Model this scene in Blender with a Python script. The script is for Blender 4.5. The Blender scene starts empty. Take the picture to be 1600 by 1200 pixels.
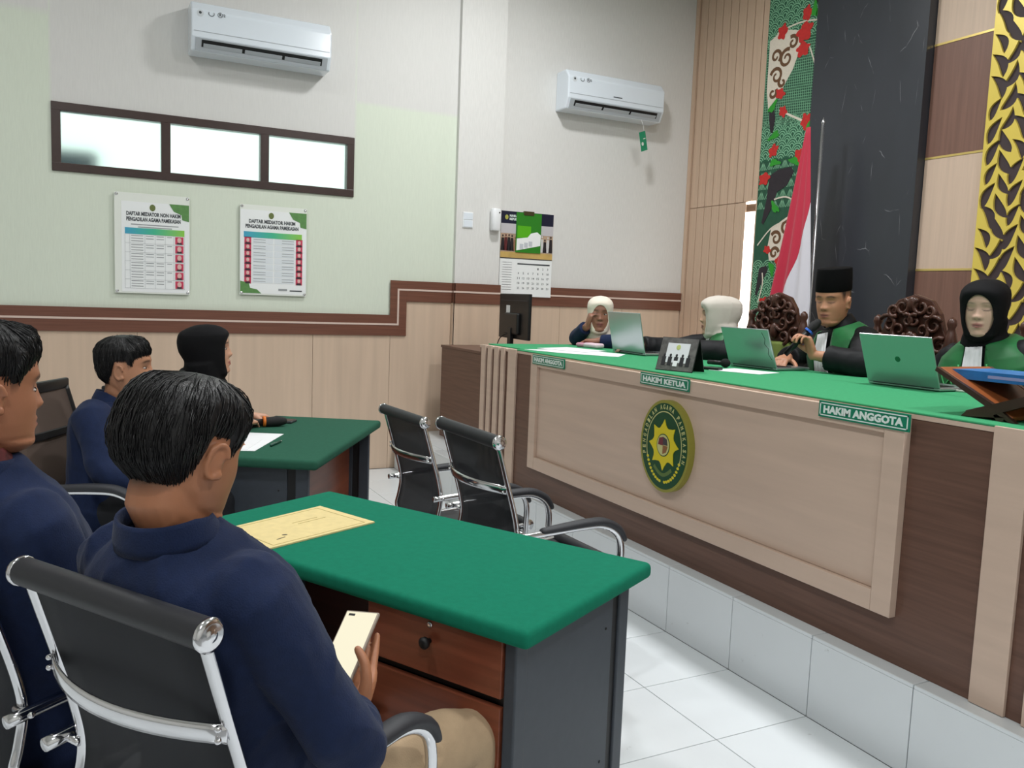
import bpy, bmesh, math, random
from mathutils import Vector, Matrix, noise, Euler

scene = bpy.context.scene
C = scene.collection

# ------------------------------------------------------------------ camera
cam_d = bpy.data.cameras.new('camera')
cam = bpy.data.objects.new('camera', cam_d)
C.objects.link(cam)
cam_d.sensor_width = 36.0
cam_d.lens = 29.5236
cam_d.clip_start = 0.02
_r = Vector((0.89181665, -0.45081914, 0.03775130))
_u = Vector((0.01262201, 0.10820996, 0.99404793))
_w = Vector((0.45222090, 0.88603200, -0.10219369))
_m = Matrix((_r, _u, -_w)).transposed().to_4x4()
_m.translation = Vector((0, 0, 1.41264))
cam.matrix_world = _m
scene.camera = cam

# ------------------------------------------------------------------ world, exposure
world = bpy.data.worlds.new('daylight')
scene.world = world
world.use_nodes = True
world.node_tree.nodes['Background'].inputs[0].default_value = (0.89, 1.0, 0.955, 1)
world.node_tree.nodes['Background'].inputs[1].default_value = 1.1
vs = scene.view_settings
vs.view_transform = 'Standard'
vs.look = 'None'
vs.gamma = 1.0
vs.use_curve_mapping = False
vs.exposure = 0.32
CEIL = 4.32
LAMPS = [(2.75, 4.75, 46), (2.75, 2.35, 50), (2.75, -0.3, 46), (-0.6, 4.3, 16), (-0.6, 1.6, 32), (-0.6, -1.2, 38)]

# ------------------------------------------------------------------ helpers
R = math.radians
def srgb(r, g, b):
    def f(c):
        c /= 255.0
        return c / 12.92 if c <= 0.04045 else ((c + 0.055) / 1.055) ** 2.4
    return (f(r), f(g), f(b), 1)

MATS = {}
def mat(name, col, rough=0.5, metal=0.0, bump=0.0, bscale=80.0, var=0.0, vscale=6.0, stretch=(1, 1, 1),
        spec=0.5, sheen=0.0, emit=None, estr=0.0, trans=0.0, ior=1.45, alpha=1.0, coat=0.0, obj=True):
    """procedural principled material: noise-driven colour variation and bump"""
    if name in MATS: return MATS[name]
    m = bpy.data.materials.new(name); m.use_nodes = True
    nt = m.node_tree; b = nt.nodes['Principled BSDF']
    c = srgb(*col) if max(col[:3]) > 1.001 else (*col[:3], 1)
    b.inputs['Base Color'].default_value = c
    b.inputs['Roughness'].default_value = rough
    b.inputs['Metallic'].default_value = metal
    b.inputs['Specular IOR Level'].default_value = spec
    b.inputs['IOR'].default_value = ior
    b.inputs['Transmission Weight'].default_value = trans
    b.inputs['Alpha'].default_value = alpha
    b.inputs['Coat Weight'].default_value = coat
    if sheen: 
        b.inputs['Sheen Weight'].default_value = sheen
    if emit:
        b.inputs['Emission Color'].default_value = srgb(*emit); b.inputs['Emission Strength'].default_value = estr
    if var or bump:
        tc = nt.nodes.new('ShaderNodeTexCoord'); mp = nt.nodes.new('ShaderNodeMapping')
        mp.inputs['Scale'].default_value = stretch
        nt.links.new(tc.outputs['Object'], mp.inputs['Vector'])
    if var:
        n = nt.nodes.new('ShaderNodeTexNoise'); n.inputs['Scale'].default_value = vscale; n.inputs['Detail'].default_value = 6
        nt.links.new(mp.outputs[0], n.inputs['Vector'])
        r = nt.nodes.new('ShaderNodeValToRGB')
        r.color_ramp.elements[0].position = 0.3; r.color_ramp.elements[1].position = 0.7
        r.color_ramp.elements[0].color = (*[max(0, x * (1 - var)) for x in c[:3]], 1)
        r.color_ramp.elements[1].color = (*[min(1, x * (1 + var)) for x in c[:3]], 1)
        nt.links.new(n.outputs['Fac'], r.inputs[0]); nt.links.new(r.outputs[0], b.inputs['Base Color'])
    if bump:
        n2 = nt.nodes.new('ShaderNodeTexNoise'); n2.inputs['Scale'].default_value = bscale; n2.inputs['Detail'].default_value = 3
        nt.links.new(mp.outputs[0], n2.inputs['Vector'])
        bp = nt.nodes.new('ShaderNodeBump'); bp.inputs['Strength'].default_value = bump; bp.inputs['Distance'].default_value = 0.004
        nt.links.new(n2.outputs['Fac'], bp.inputs['Height']); nt.links.new(bp.outputs[0], b.inputs['Normal'])
    MATS[name] = m
    return m

def wood(name, col, var=0.18, stretch=(2, 2, 40), rough=0.45, vscale=3.0, coat=0.0):
    return mat(name, col, rough=rough, var=var, vscale=vscale, stretch=stretch, bump=0.05, bscale=10, coat=coat)

class MB:
    """collects faces, builds one mesh object"""
    def __init__(self): self.v = []; self.f = []; self.mi = []; self.cur = 0
    def add(self, vs_, fs_):
        o = len(self.v); self.v += [Vector(p) for p in vs_]
        for f in fs_: self.f.append(tuple(i + o for i in f)); self.mi.append(self.cur)
    def box(self, c, s, rot=None, bevel=0.0, seg=2):
        c = Vector(c); h = Vector(s) / 2
        M = rot.to_3x3() if rot is not None else Matrix.Identity(3)
        if bevel <= 0:
            P = [Vector((x, y, z)) for z in (-h.z, h.z) for y in (-h.y, h.y) for x in (-h.x, h.x)]
            F = [(0, 2, 3, 1), (4, 5, 7, 6), (0, 1, 5, 4), (2, 6, 7, 3), (0, 4, 6, 2), (1, 3, 7, 5)]
            self.add([c + M @ p for p in P], F)
        else:
            bm = bmesh.new(); bmesh.ops.create_cube(bm, size=1.0)
            for v in bm.verts: v.co = Vector((v.co.x * s[0], v.co.y * s[1], v.co.z * s[2]))
            bmesh.ops.bevel(bm, geom=bm.edges[:], offset=bevel, segments=seg, affect='EDGES', profile=0.5)
            bm.verts.index_update()
            self.add([c + M @ v.co for v in bm.verts], [[v.index for v in f.verts] for f in bm.faces]); bm.free()
        return self
    def bb(self, x0, x1, y0, y1, z0, z1, bevel=0.0):
        return self.box(((x0 + x1) / 2, (y0 + y1) / 2, (z0 + z1) / 2), (abs(x1 - x0), abs(y1 - y0), abs(z1 - z0)), None, bevel)
    def prism(self, poly, O, U, V, t):
        """polygon (u,v) extruded by t along U x V"""
        O = Vector(O); U = Vector(U); V = Vector(V); N = U.cross(V).normalized()
        n = len(poly)
        if sum(poly[i - 1][0] * poly[i][1] - poly[i][0] * poly[i - 1][1] for i in range(n)) < 0: poly = poly[::-1]
        a = [O + U * p[0] + V * p[1] for p in poly]; b = [p + N * t for p in a]
        F = [tuple(range(n - 1, -1, -1)), tuple(range(n, 2 * n))] + [(i, (i + 1) % n, n + (i + 1) % n, n + i) for i in range(n)]
        self.add(a + b, F); return self
    def loft(self, cs, ra, rb, A, B, n=20, cap=True, pw=2.0):
        """rings: centre list, half axes ra, rb along unit vectors A[i], B[i]"""
        k = len(cs); P = []
        for i in range(k):
            Ai = A[i] if isinstance(A, list) else A; Bi = B[i] if isinstance(B, list) else B
            for j in range(n):
                t = 2 * math.pi * j / n; ct, st = math.cos(t), math.sin(t)
                e = 2.0 / pw
                x = math.copysign(abs(ct) ** e, ct); y = math.copysign(abs(st) ** e, st)
                P.append(Vector(cs[i]) + Ai * (ra[i] * x) + Bi * (rb[i] * y))
        F = [(i * n + j, i * n + (j + 1) % n, (i + 1) * n + (j + 1) % n, (i + 1) * n + j) for i in range(k - 1) for j in range(n)]
        if cap:
            P.append(Vector(cs[0])); P.append(Vector(cs[-1])); a = k * n; b = a + 1
            F += [(a, (j + 1) % n, j) for j in range(n)] + [(b, (k - 1) * n + j, (k - 1) * n + (j + 1) % n) for j in range(n)]
        self.add(P, F); return self
    def tube(self, pts, r, n=10, sub=0, closed=False, flat=None, ref=None, round_caps=False):
        """swept tube; r number or list; flat=(a,b) multiplies the two section axes"""
        pts = [Vector(p) for p in pts]
        rr = list(r) if isinstance(r, (list, tuple)) else [r] * len(pts)
        if sub:
            pts, rr = smooth_path(pts, rr, sub, closed)
        if round_caps:
            d0 = (pts[0] - pts[1]).normalized(); d1 = (pts[-1] - pts[-2]).normalized()
            a0 = [(pts[0] + d0 * rr[0] * math.sin(t), rr[0] * max(0.08, math.cos(t))) for t in (1.5, 1.1, 0.6)]
            a1 = [(pts[-1] + d1 * rr[-1] * math.sin(t), rr[-1] * max(0.08, math.cos(t))) for t in (0.6, 1.1, 1.5)]
            pts = [p for p, _ in a0] + pts + [p for p, _ in a1]; rr = [q for _, q in a0] + rr + [q for _, q in a1]
        k = len(pts); fa, fb = flat if flat else (1, 1)
        T = []
        for i in range(k):
            if closed: t = pts[(i + 1) % k] - pts[i - 1]
            else: t = pts[min(i + 1, k - 1)] - pts[max(i - 1, 0)]
            T.append(t.normalized() if t.length > 1e-9 else Vector((0, 0, 1)))
        a = Vector(ref) if ref is not None else (Vector((0, 0, 1)) if abs(T[0].z) < 0.9 else Vector((1, 0, 0)))
        P = []
        for i in range(k):
            a = (a - T[i] * a.dot(T[i]))
            a = a.normalized() if a.length > 1e-6 else T[i].orthogonal().normalized()
            b = T[i].cross(a)
            for j in range(n):
                t = 2 * math.pi * (j + 0.5) / n
                P.append(pts[i] + a * (rr[i] * fa * math.cos(t)) + b * (rr[i] * fb * math.sin(t)))
        F = []
        for i in range(k if closed else k - 1):
            i2 = (i + 1) % k
            F += [(i * n + j, i * n + (j + 1) % n, i2 * n + (j + 1) % n, i2 * n + j) for j in range(n)]
        if not closed: F += [tuple(range(n - 1, -1, -1)), tuple(range((k - 1) * n, k * n))]
        self.add(P, F); return self
    def lathe(self, prof, O=(0, 0, 0), axis=(0, 0, 1), n=20, sx=1.0, sy=1.0):
        """prof list of (r, h) along axis"""
        O = Vector(O); ax = Vector(axis).normalized(); q = Vector((0, 0, 1)).rotation_difference(ax).to_matrix()
        k = len(prof); P = []
        for r, h in prof:
            for j in range(n):
                t = 2 * math.pi * j / n
                P.append(O + q @ Vector((r * sx * math.cos(t), r * sy * math.sin(t), h)))
        F = [(i * n + j, i * n + (j + 1) % n, (i + 1) * n + (j + 1) % n, (i + 1) * n + j) for i in range(k - 1) for j in range(n)]
        F += [tuple(range(n - 1, -1, -1)), tuple(range((k - 1) * n, k * n))]
        self.add(P, F); return self
    def ell(self, c, r, rot=None, nu=16, nv=10):
        c = Vector(c); M = rot.to_3x3() if rot is not None else Matrix.Identity(3)
        P = [c + M @ Vector((0, 0, r[2]))]; F = []
        for i in range(1, nv):
            a = math.pi * i / nv
            for j in range(nu):
                t = 2 * math.pi * j / nu
                P.append(c + M @ Vector((r[0] * math.sin(a) * math.cos(t), r[1] * math.sin(a) * math.sin(t), r[2] * math.cos(a))))
        P.append(c - M @ Vector((0, 0, r[2]))); L = len(P) - 1
        for j in range(nu): F.append((0, 1 + j, 1 + (j + 1) % nu)); F.append((L, L - nu + (j + 1) % nu, L - nu + j))
        for i in range(nv - 2):
            for j in range(nu):
                a = 1 + i * nu
                F.append((a + j, a + nu + j, a + nu + (j + 1) % nu, a + (j + 1) % nu))
        self.add(P, F); return self
    def mesh(self, name):
        me = bpy.data.meshes.new(name)
        me.from_pydata([tuple(p) for p in self.v], [], self.f); me.update()
        return me
    def build(self, name, m, parent=None, smooth=False, bevel=0.0):
        me = self.mesh(name)
        ms = m if isinstance(m, (list, tuple)) else [m]
        for x in ms: me.materials.append(x)
        if len(ms) > 1: me.polygons.foreach_set('material_index', self.mi)
        if smooth: 
            me.polygons.foreach_set('use_smooth', [True] * len(me.polygons))
            if smooth == 'auto': me.set_sharp_from_angle(angle=R(35))
        return link(name, me, parent, bevel)

def link(name, me, parent=None, bevel=0.0):
    o = bpy.data.objects.new(name, me); C.objects.link(o)
    if parent is not None: o.parent = parent
    if bevel:
        md = o.modifiers.new('bevel', 'BEVEL'); md.width = bevel; md.segments = 2; md.limit_method = 'ANGLE'
    return o

def smooth_path(pts, rr, sub, closed=False):
    k = len(pts); P = []; Q = []
    def g(i):
        return (pts[i % k] if closed else pts[max(0, min(k - 1, i))]), (rr[i % k] if closed else rr[max(0, min(k - 1, i))])
    for i in range(k if closed else k - 1):
        (p0, r0), (p1, r1), (p2, r2), (p3, r3) = g(i - 1), g(i), g(i + 1), g(i + 2)
        for s in range(sub):
            t = s / sub
            P.append(0.5 * ((2 * p1) + (p2 - p0) * t + (2 * p0 - 5 * p1 + 4 * p2 - p3) * t * t + (3 * p1 - p0 - 3 * p2 + p3) * t ** 3))
            Q.append(r1 + (r2 - r1) * t)
    if not closed: P.append(pts[-1]); Q.append(rr[-1])
    return P, Q

def tag(o, label, cat=None, group=None, kind=None):
    o['label'] = label
    if cat: o['category'] = cat
    if group: o['group'] = group
    if kind: o['kind'] = kind
    return o

def empty(name, loc=(0, 0, 0), rz=0.0, parent=None):
    o = bpy.data.objects.new(name, None); C.objects.link(o)
    o.location = loc; o.rotation_euler = (0, 0, rz); o.empty_display_size = 0.05
    if parent is not None: o.parent = parent
    return o

def thing(name, label, cat, loc=(0, 0, 0), rz=0.0, group=None):
    return tag(empty(name, loc, rz), label, cat, group)

def copy_tree(o, parent=None):
    c = o.copy(); C.objects.link(c); c.parent = parent
    for ch in list(o.children): copy_tree(ch, c)
    return c

def struct(o):
    o['kind'] = 'structure'; return o

def text_mesh(body, thick=0.0, extrude=0.0):
    cu = bpy.data.curves.new('lettering', 'FONT'); cu.body = body
    cu.offset = thick; cu.extrude = extrude; cu.resolution_u = 2; cu.align_x = 'LEFT'
    o = bpy.data.objects.new('lettering', cu); C.objects.link(o)
    bpy.context.view_layer.update()
    me = bpy.data.meshes.new_from_object(o.evaluated_get(bpy.context.evaluated_depsgraph_get()))
    bpy.data.objects.remove(o); bpy.data.curves.remove(cu)
    return me

def text(name, body, O, U, V, w, h, m, parent, thick=0.0, extrude=0.0006, keep=False):
    """lettering fitted into a w x h box, lower-left corner at O, along U, up V"""
    me = text_mesh(body, thick, 0.02)
    xs = [v.co.x for v in me.vertices]; ys = [v.co.y for v in me.vertices]
    x0, x1, y0, y1 = min(xs), max(xs), min(ys), max(ys)
    sx = w / (x1 - x0); sy = h / (y1 - y0)
    if keep: sx = sy
    U = Vector(U).normalized(); V = Vector(V).normalized(); N = U.cross(V); O = Vector(O)
    for v in me.vertices:
        v.co = O + U * ((v.co.x - x0) * sx) + V * ((v.co.y - y0) * sy) + N * (v.co.z / 0.02 * extrude)
    me.materials.clear(); me.materials.append(m); me.name = name
    return link(name, me, parent)
# ------------------------------------------------------------------ materials of the room
def wall_tones():  # pale green base with straight-edged grey zones set by position
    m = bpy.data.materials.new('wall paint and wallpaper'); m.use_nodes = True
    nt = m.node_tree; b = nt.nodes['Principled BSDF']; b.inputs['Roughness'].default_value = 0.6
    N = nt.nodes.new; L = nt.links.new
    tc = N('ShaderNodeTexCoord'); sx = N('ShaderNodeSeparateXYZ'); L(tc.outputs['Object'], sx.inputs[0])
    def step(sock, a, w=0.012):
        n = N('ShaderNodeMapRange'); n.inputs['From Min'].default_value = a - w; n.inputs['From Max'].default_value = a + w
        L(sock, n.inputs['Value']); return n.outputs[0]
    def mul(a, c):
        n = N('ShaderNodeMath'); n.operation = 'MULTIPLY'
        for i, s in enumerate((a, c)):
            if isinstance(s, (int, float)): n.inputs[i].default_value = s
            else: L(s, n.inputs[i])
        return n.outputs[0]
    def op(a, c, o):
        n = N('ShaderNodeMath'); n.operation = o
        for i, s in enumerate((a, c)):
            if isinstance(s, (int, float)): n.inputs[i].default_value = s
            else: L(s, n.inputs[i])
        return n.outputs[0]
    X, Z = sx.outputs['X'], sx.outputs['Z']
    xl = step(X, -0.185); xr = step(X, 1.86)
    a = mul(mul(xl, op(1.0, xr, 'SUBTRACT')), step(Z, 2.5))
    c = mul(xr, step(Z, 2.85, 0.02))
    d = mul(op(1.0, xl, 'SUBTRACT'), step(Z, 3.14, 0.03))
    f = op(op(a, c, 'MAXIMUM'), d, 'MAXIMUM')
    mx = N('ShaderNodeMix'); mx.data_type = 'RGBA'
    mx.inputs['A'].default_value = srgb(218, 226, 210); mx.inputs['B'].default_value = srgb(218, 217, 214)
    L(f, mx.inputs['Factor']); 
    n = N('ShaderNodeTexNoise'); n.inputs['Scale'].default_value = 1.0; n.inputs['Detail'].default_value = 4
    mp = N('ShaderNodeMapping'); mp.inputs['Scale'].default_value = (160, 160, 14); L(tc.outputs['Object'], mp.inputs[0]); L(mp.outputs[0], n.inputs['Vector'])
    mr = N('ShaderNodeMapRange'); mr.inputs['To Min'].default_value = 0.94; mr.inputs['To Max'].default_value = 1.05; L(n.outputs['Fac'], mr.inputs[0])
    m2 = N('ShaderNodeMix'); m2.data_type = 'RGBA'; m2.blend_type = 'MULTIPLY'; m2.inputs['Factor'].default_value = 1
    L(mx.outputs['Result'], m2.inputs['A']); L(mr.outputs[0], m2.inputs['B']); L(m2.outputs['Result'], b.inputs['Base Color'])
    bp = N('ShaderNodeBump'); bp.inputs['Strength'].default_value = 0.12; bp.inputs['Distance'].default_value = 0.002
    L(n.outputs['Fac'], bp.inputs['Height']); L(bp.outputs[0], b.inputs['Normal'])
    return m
M_wall = wall_tones()
M_paper = mat('pale grey wallpaper', (221, 220, 217), rough=0.6, var=0.04, vscale=1.0, stretch=(160, 160, 14), bump=0.12, bscale=1.0)
M_plain = mat('white paint', (226, 226, 222), rough=0.7, var=0.02, vscale=3)
M_wains = mat('beige wainscot laminate', (206, 182, 160), rough=0.38, var=0.07, vscale=1.2, stretch=(14, 14, 0.7), bump=0.03, bscale=3)
M_trim = mat('brown trim laminate', (112, 72, 57), rough=0.4, var=0.16, vscale=2.0, stretch=(1.5, 1.5, 60))
M_inlay = mat('pale inlay strip', (214, 192, 180), rough=0.4)
M_tile = mat('white glazed tile', (224, 229, 232), rough=0.16, var=0.025, vscale=2.2, spec=0.5)
def smudge(m):
    nt = m.node_tree; b = nt.nodes['Principled BSDF']; src = b.inputs['Base Color'].links[0].from_socket
    g = nt.nodes.new('ShaderNodeNewGeometry'); n = nt.nodes.new('ShaderNodeTexNoise'); n.inputs['Scale'].default_value = 16; n.inputs['Detail'].default_value = 9; n.inputs['Roughness'].default_value = 0.62
    nt.links.new(g.outputs['Position'], n.inputs['Vector'])
    r = nt.nodes.new('ShaderNodeMapRange'); r.inputs['From Min'].default_value = 0.68; r.inputs['From Max'].default_value = 0.76; r.inputs['To Max'].default_value = 0.5; nt.links.new(n.outputs['Fac'], r.inputs[0])
    x = nt.nodes.new('ShaderNodeMix'); x.data_type = 'RGBA'; x.inputs['B'].default_value = srgb(128, 124, 122); nt.links.new(src, x.inputs['A']); nt.links.new(r.outputs[0], x.inputs['Factor']); nt.links.new(x.outputs['Result'], b.inputs['Base Color'])
smudge(M_tile)
M_grout = mat('grey grout', (150, 152, 152), rough=0.9)
M_beige = mat('beige bench laminate', (208, 183, 165), rough=0.42, var=0.06, vscale=1.2, stretch=(1.2, 1.2, 16), bump=0.02, bscale=3)
M_brown = mat('dark brown bench laminate', (104, 76, 64), rough=0.42, var=0.2, vscale=1.6, stretch=(1.4, 1.4, 36))
M_brownv = mat('dark brown wall laminate', (122, 90, 78), rough=0.45, var=0.12, vscale=1.6, stretch=(36, 36, 1.2))
M_beigev = mat('beige wall laminate', (206, 182, 162), rough=0.45, var=0.05, vscale=1.6, stretch=(36, 36, 1.2))
M_slat = mat('beige slat laminate', (204, 176, 152), rough=0.45, var=0.06, vscale=1.5, stretch=(20, 20, 0.8))
M_gap = mat('slat groove brown', (120, 92, 70), rough=0.6)
M_gold = mat('brushed gold strip', (222, 196, 120), rough=0.3, metal=0.6)
M_frame = mat('dark brown window frame', (62, 46, 42), rough=0.35, var=0.1, vscale=20)
M_black = mat('black plastic', (20, 20, 22), rough=0.4)
M_chrome = mat('chrome', (225, 225, 228), rough=0.14, metal=1.0)
M_white = mat('white plastic', (236, 238, 240), rough=0.3)

# ------------------------------------------------------------------ floor
TX, TY, TS = 2.2253, 2.8086, 0.4
fl = MB().bb(-4.0, 2.3, -3.0, 6.6, -0.1, -0.003).build('floor', M_grout)
tag(struct(fl), 'white glazed tile floor with thin grey joints')
tile_me = MB().box((0, 0, -0.011), (TS - 0.0035, TS - 0.0035, 0.022), None, 0.0012).mesh('floor_tile'); tile_me.materials.append(M_tile)
for i in range(12):
    for j in range(-7, 10):
        y = TY + (j + 0.5) * TS
        if y > 6.44 + 0.1: continue
        o = link('floor_tile', tile_me, fl); o.location = (TX - (i + 0.5) * TS, y, 0)
        if y + TS / 2 > 6.44: o.scale.y = max(0.1, (6.44 - (y - TS / 2)) / TS); o.location.y = y - TS / 2 + TS * o.scale.y / 2
# ------------------------------------------------------------------ judges' platform
ZP = 0.2923
pf = MB().bb(TX + 0.012, 5.3, -3.0, 6.6, -0.1, ZP - 0.012).build('floor_platform', M_grout)
tag(struct(pf), 'white tiled platform carrying the long judges bench')
r_me = MB().box((0, 0, 0), (0.012, TS - 0.0035, ZP - 0.013), None, 0.0012).mesh('riser_tile'); r_me.materials.append(M_tile)
n_me = MB().box((0, 0, 0), (0.085, TS - 0.0035, 0.013), None, 0.003).mesh('nosing_tile'); n_me.materials.append(M_tile)
t_me = MB().box((0, 0, 0), (TS - 0.0035, TS - 0.0035, 0.012), None, 0.0012).mesh('platform_tile'); t_me.materials.append(M_tile)
for j in range(-7, 10):
    y = TY + (j + 0.5) * TS; s = 1.0
    if y - TS / 2 > 6.40: continue
    if y + TS / 2 > 6.44: s = (6.44 - (y - TS / 2)) / TS; y = y - TS / 2 + TS * s / 2
    o = link('riser_tile', r_me, pf); o.location = (TX + 0.006, y, (ZP - 0.013) / 2); o.scale.y = s
    o = link('nosing_tile', n_me, pf); o.location = (TX + 0.0425, y, ZP - 0.0065); o.scale.y = s
    if True:
        for i in range(6):
            o = link('platform_tile', t_me, pf); o.location = (TX + 0.087 + (i + 0.5) * TS, y, ZP - 0.006); o.scale.y = s
        
# ------------------------------------------------------------------ walls
W = MB()
x0, x1, z0, z1 = -0.184, 1.853, 2.135, 2.581
W.bb(-4.0, x0, 6.44, 6.62, 0, CEIL); W.bb(x1, 2.72, 6.44, 6.62, 0, CEIL)
W.bb(x0, x1, 6.44, 6.62, 0, z0); W.bb(x0, x1, 6.44, 6.62, z1, CEIL)
wl = W.build('wall_left', M_wall); tag(struct(wl), 'pale green and grey wall with a high window strip')
o = MB().bb(2.70, 3.10, 6.395, 6.64, 0, CEIL).build('wall_pilaster', M_paper); tag(struct(o), 'grey papered pilaster between the two wall bays')
wal = MB().bb(3.08, 5.30, 6.50, 6.64, 0, CEIL).build('wall_alcove', M_paper); tag(struct(wal), 'grey papered wall bay behind the registrar desk')
o = MB().bb(-4.1, -4.0, -3.1, 6.62, 0, CEIL).build('wall_side', M_plain); struct(o); o['label'] = 'plain white side wall of the courtroom'
o = MB().bb(-4.1, 5.3, -3.1, -3.0, 0, CEIL).build('wall_near', M_plain); struct(o); o['label'] = 'plain white wall behind the viewer'
o = MB().bb(-4.1, 5.4, -3.1, 6.66, CEIL, CEIL + 0.1).build('ceiling', M_plain); struct(o); o['label'] = 'flat white ceiling of the courtroom'

# wainscot panels, each a board of its own
def wains(parent, xa, xb, y, zb, zt, wd=0.6):
    n = max(1, round((xb - xa) / wd)); w = (xb - xa) / n
    for i in range(n):
        MB().box((xa + (i + 0.5) * w, y - 0.006, (zb + zt) / 2), (w - 0.0025, 0.012, zt - zb), None, 0.001).build('wainscot_panel', M_wains, parent)
wains(wl, -3.99, 2.17, 6.44, 0.0, 1.12)
wains(wl, 2.17, 2.688, 6.44, 0.0, 1.40, 0.6)
wains(bpy.data.objects['wall_pilaster'], 2.69, 3.10, 6.395, ZP, 1.40)
wains(wal, 3.10, 5.08, 6.50, ZP, 1.40)
MB().bb(2.688, 2.70, 6.383, 6.428, ZP, 1.36).build('wainscot_panel', M_wains, wl)
t1 = MB()
t1.bb(-4.0, 2.30, 6.415, 6.428, 1.075, 1.24); t1.bb(2.163, 2.30, 6.4145, 6.428, 1.24, 1.5145); t1.bb(2.30, 2.70, 6.415, 6.428, 1.35, 1.5145)
t1.bb(2.69, 3.112, 6.37, 6.383, 1.35, 1.5145); t1.bb(2.688, 2.70, 6.37, 6.428, 1.35, 1.5145); t1.bb(3.10, 5.085, 6.475, 6.488, 1.35, 1.5145); t1.bb(3.10, 3.112, 6.37, 6.488, 1.35, 1.5145)
t1 = t1.build('trim_1', M_trim, bevel=0.001); tag(struct(t1), 'dark brown dado trim stepping up at the platform')
s = MB()
s.bb(-4.0, 2.235, 6.412, 6.416, 1.158, 1.172); s.bb(2.221, 2.235, 6.4115, 6.4155, 1.158, 1.450); s.bb(2.221, 2.69, 6.412, 6.416, 1.436, 1.450)
s.bb(2.684, 2.688, 6.367, 6.42, 1.436, 1.450); s.bb(2.684, 3.115, 6.367, 6.371, 1.436, 1.450); s.bb(3.10, 5.083, 6.472, 6.476, 1.436, 1.450)
s.build('inlay_strip', M_inlay, t1)['label'] = 'pale inlay line'

# window strip with three frosted panes
M_glass = mat('frosted glass', (236, 252, 246), rough=0.5, trans=1.0, ior=1.18, spec=0.1)
wn = MB()
fw = 0.055; d0, d1 = 6.425, 6.50
wn.bb(x0, x1, d0, d1, z0, z0 + fw); wn.bb(x0, x1, d0, d1, z1 - fw, z1); wn.bb(x0, x0 + fw, d0 + .001, d1, z0, z1); wn.bb(x1 - fw, x1, d0 + .001, d1, z0, z1)
mull = [0.515, 1.185]
for m_ in mull: wn.bb(m_ - 0.03, m_ + 0.03, d0 + .001, d1, z0, z1)
win = wn.build('window_1', M_frame, bevel=0.003); tag(struct(win), 'dark framed strip window with three frosted panes')
ed = [x0 + fw, mull[0] - 0.03, mull[0] + 0.03, mull[1] - 0.03, mull[1] + 0.03, x1 - fw]
for k in range(3):
    a, b_ = ed[2 * k], ed[2 * k + 1]
    MB().bb(a - 0.005, b_ + 0.005, 6.462, 6.466, z0 + fw - 0.005, z1 - fw + 0.005).build('pane', M_glass, win)
o = MB().bb(-0.75, 0.10, 7.02, 7.35, 0.0, 2.36, 0.02).build('block_outside', mat('dark blue outside block', (34, 48, 70), rough=0.6))  # dark shape behind the pane, built as a plain upright block
tag(struct(o), 'dark block outside, blurred by the left frosted pane')

# ------------------------------------------------------------------ backdrop wall behind the judges
XB = 5.10
W = MB()
W.bb(XB + 0.07, 5.30, 5.668, 6.62, 0, CEIL); W.bb(XB + 0.04, 5.30, -3.0, 5.56, 0, CEIL); W.bb(XB + 0.04, 5.30, 5.56, 5.668, 2.30, CEIL)
wr = W.build('wall_right', M_gap); tag(struct(wr), 'backdrop wall of slats and laminate panels behind the judges')
sl_top = MB().box((0, 0, 0), (0.036, 0.096, CEIL - 2.312), None, 0.003).mesh('slat'); sl_top.materials.append(M_slat)
sl_low = MB().box((0, 0, 0), (0.036, 0.096, 2.308 - ZP), None, 0.003).mesh('slat'); sl_low.materials.append(M_slat)
for k in range(9):
    y = 6.396 - k * 0.1035
    o = link('slat', sl_top, wr); o.location = (XB + 0.022, y, (CEIL + 2.312) / 2)
    if k < 7:
        o = link('slat', sl_low, wr); o.location = (XB + 0.022, y, (2.308 + ZP) / 2)
MB().bb(XB - 0.012, XB + 0.04, 6.452, 6.498, ZP, CEIL).build('edge_board', M_slat, wr)
MB().bb(XB - 0.004, XB + 0.04, 5.53, 5.556, ZP, CEIL).build('edge_board', M_slat, wr)
MB().bb(XB + 0.004, XB + 0.06, 5.686, 5.724, ZP, 2.308).build('slat', M_slat, wr)
MB().bb(XB + 0.012, XB + 0.2, 5.556, 5.684, 2.225, 2.290).build('lintel', M_gap, wr)
o = MB().bb(XB + 0.004, XB + 0.06, 5.557, 5.684, ZP + 0.02, 2.222).build('glow_panel', mat('lit gap panel', (255, 255, 255), emit=(255, 250, 238), estr=4.0), wr); o['label'] = 'tall glowing white panel standing in for a lit gap'  # glowing panel put in the slot to stand for light from beyond
MB().bb(XB + 0.004, XB + 0.06, 5.557, 5.684, 2.292, 2.308).build('glow_panel', MATS['lit gap panel'], wr)
# laminate panels in courses with gold strips
zz = [ZP, 0.961, 1.706, 2.452, 3.194, 3.94, CEIL]
for k in range(6):
    for q, (ya, yb) in enumerate(((2.93, 3.95), (1.9, 2.925), (0.87, 1.895))):
        m = M_brownv if (k + q) % 2 == 1 else M_beigev
        MB().bb(XB - 0.006, XB + 0.04, ya, yb - 0.002, zz[k] + 0.007, zz[k + 1] - 0.007).build('laminate_panel', m, wr)
    if k: MB().bb(XB - 0.010, XB + 0.04, 0.87, 3.948, zz[k] - 0.007, zz[k] + 0.007).build('gold_strip', M_gold, wr)
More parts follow.
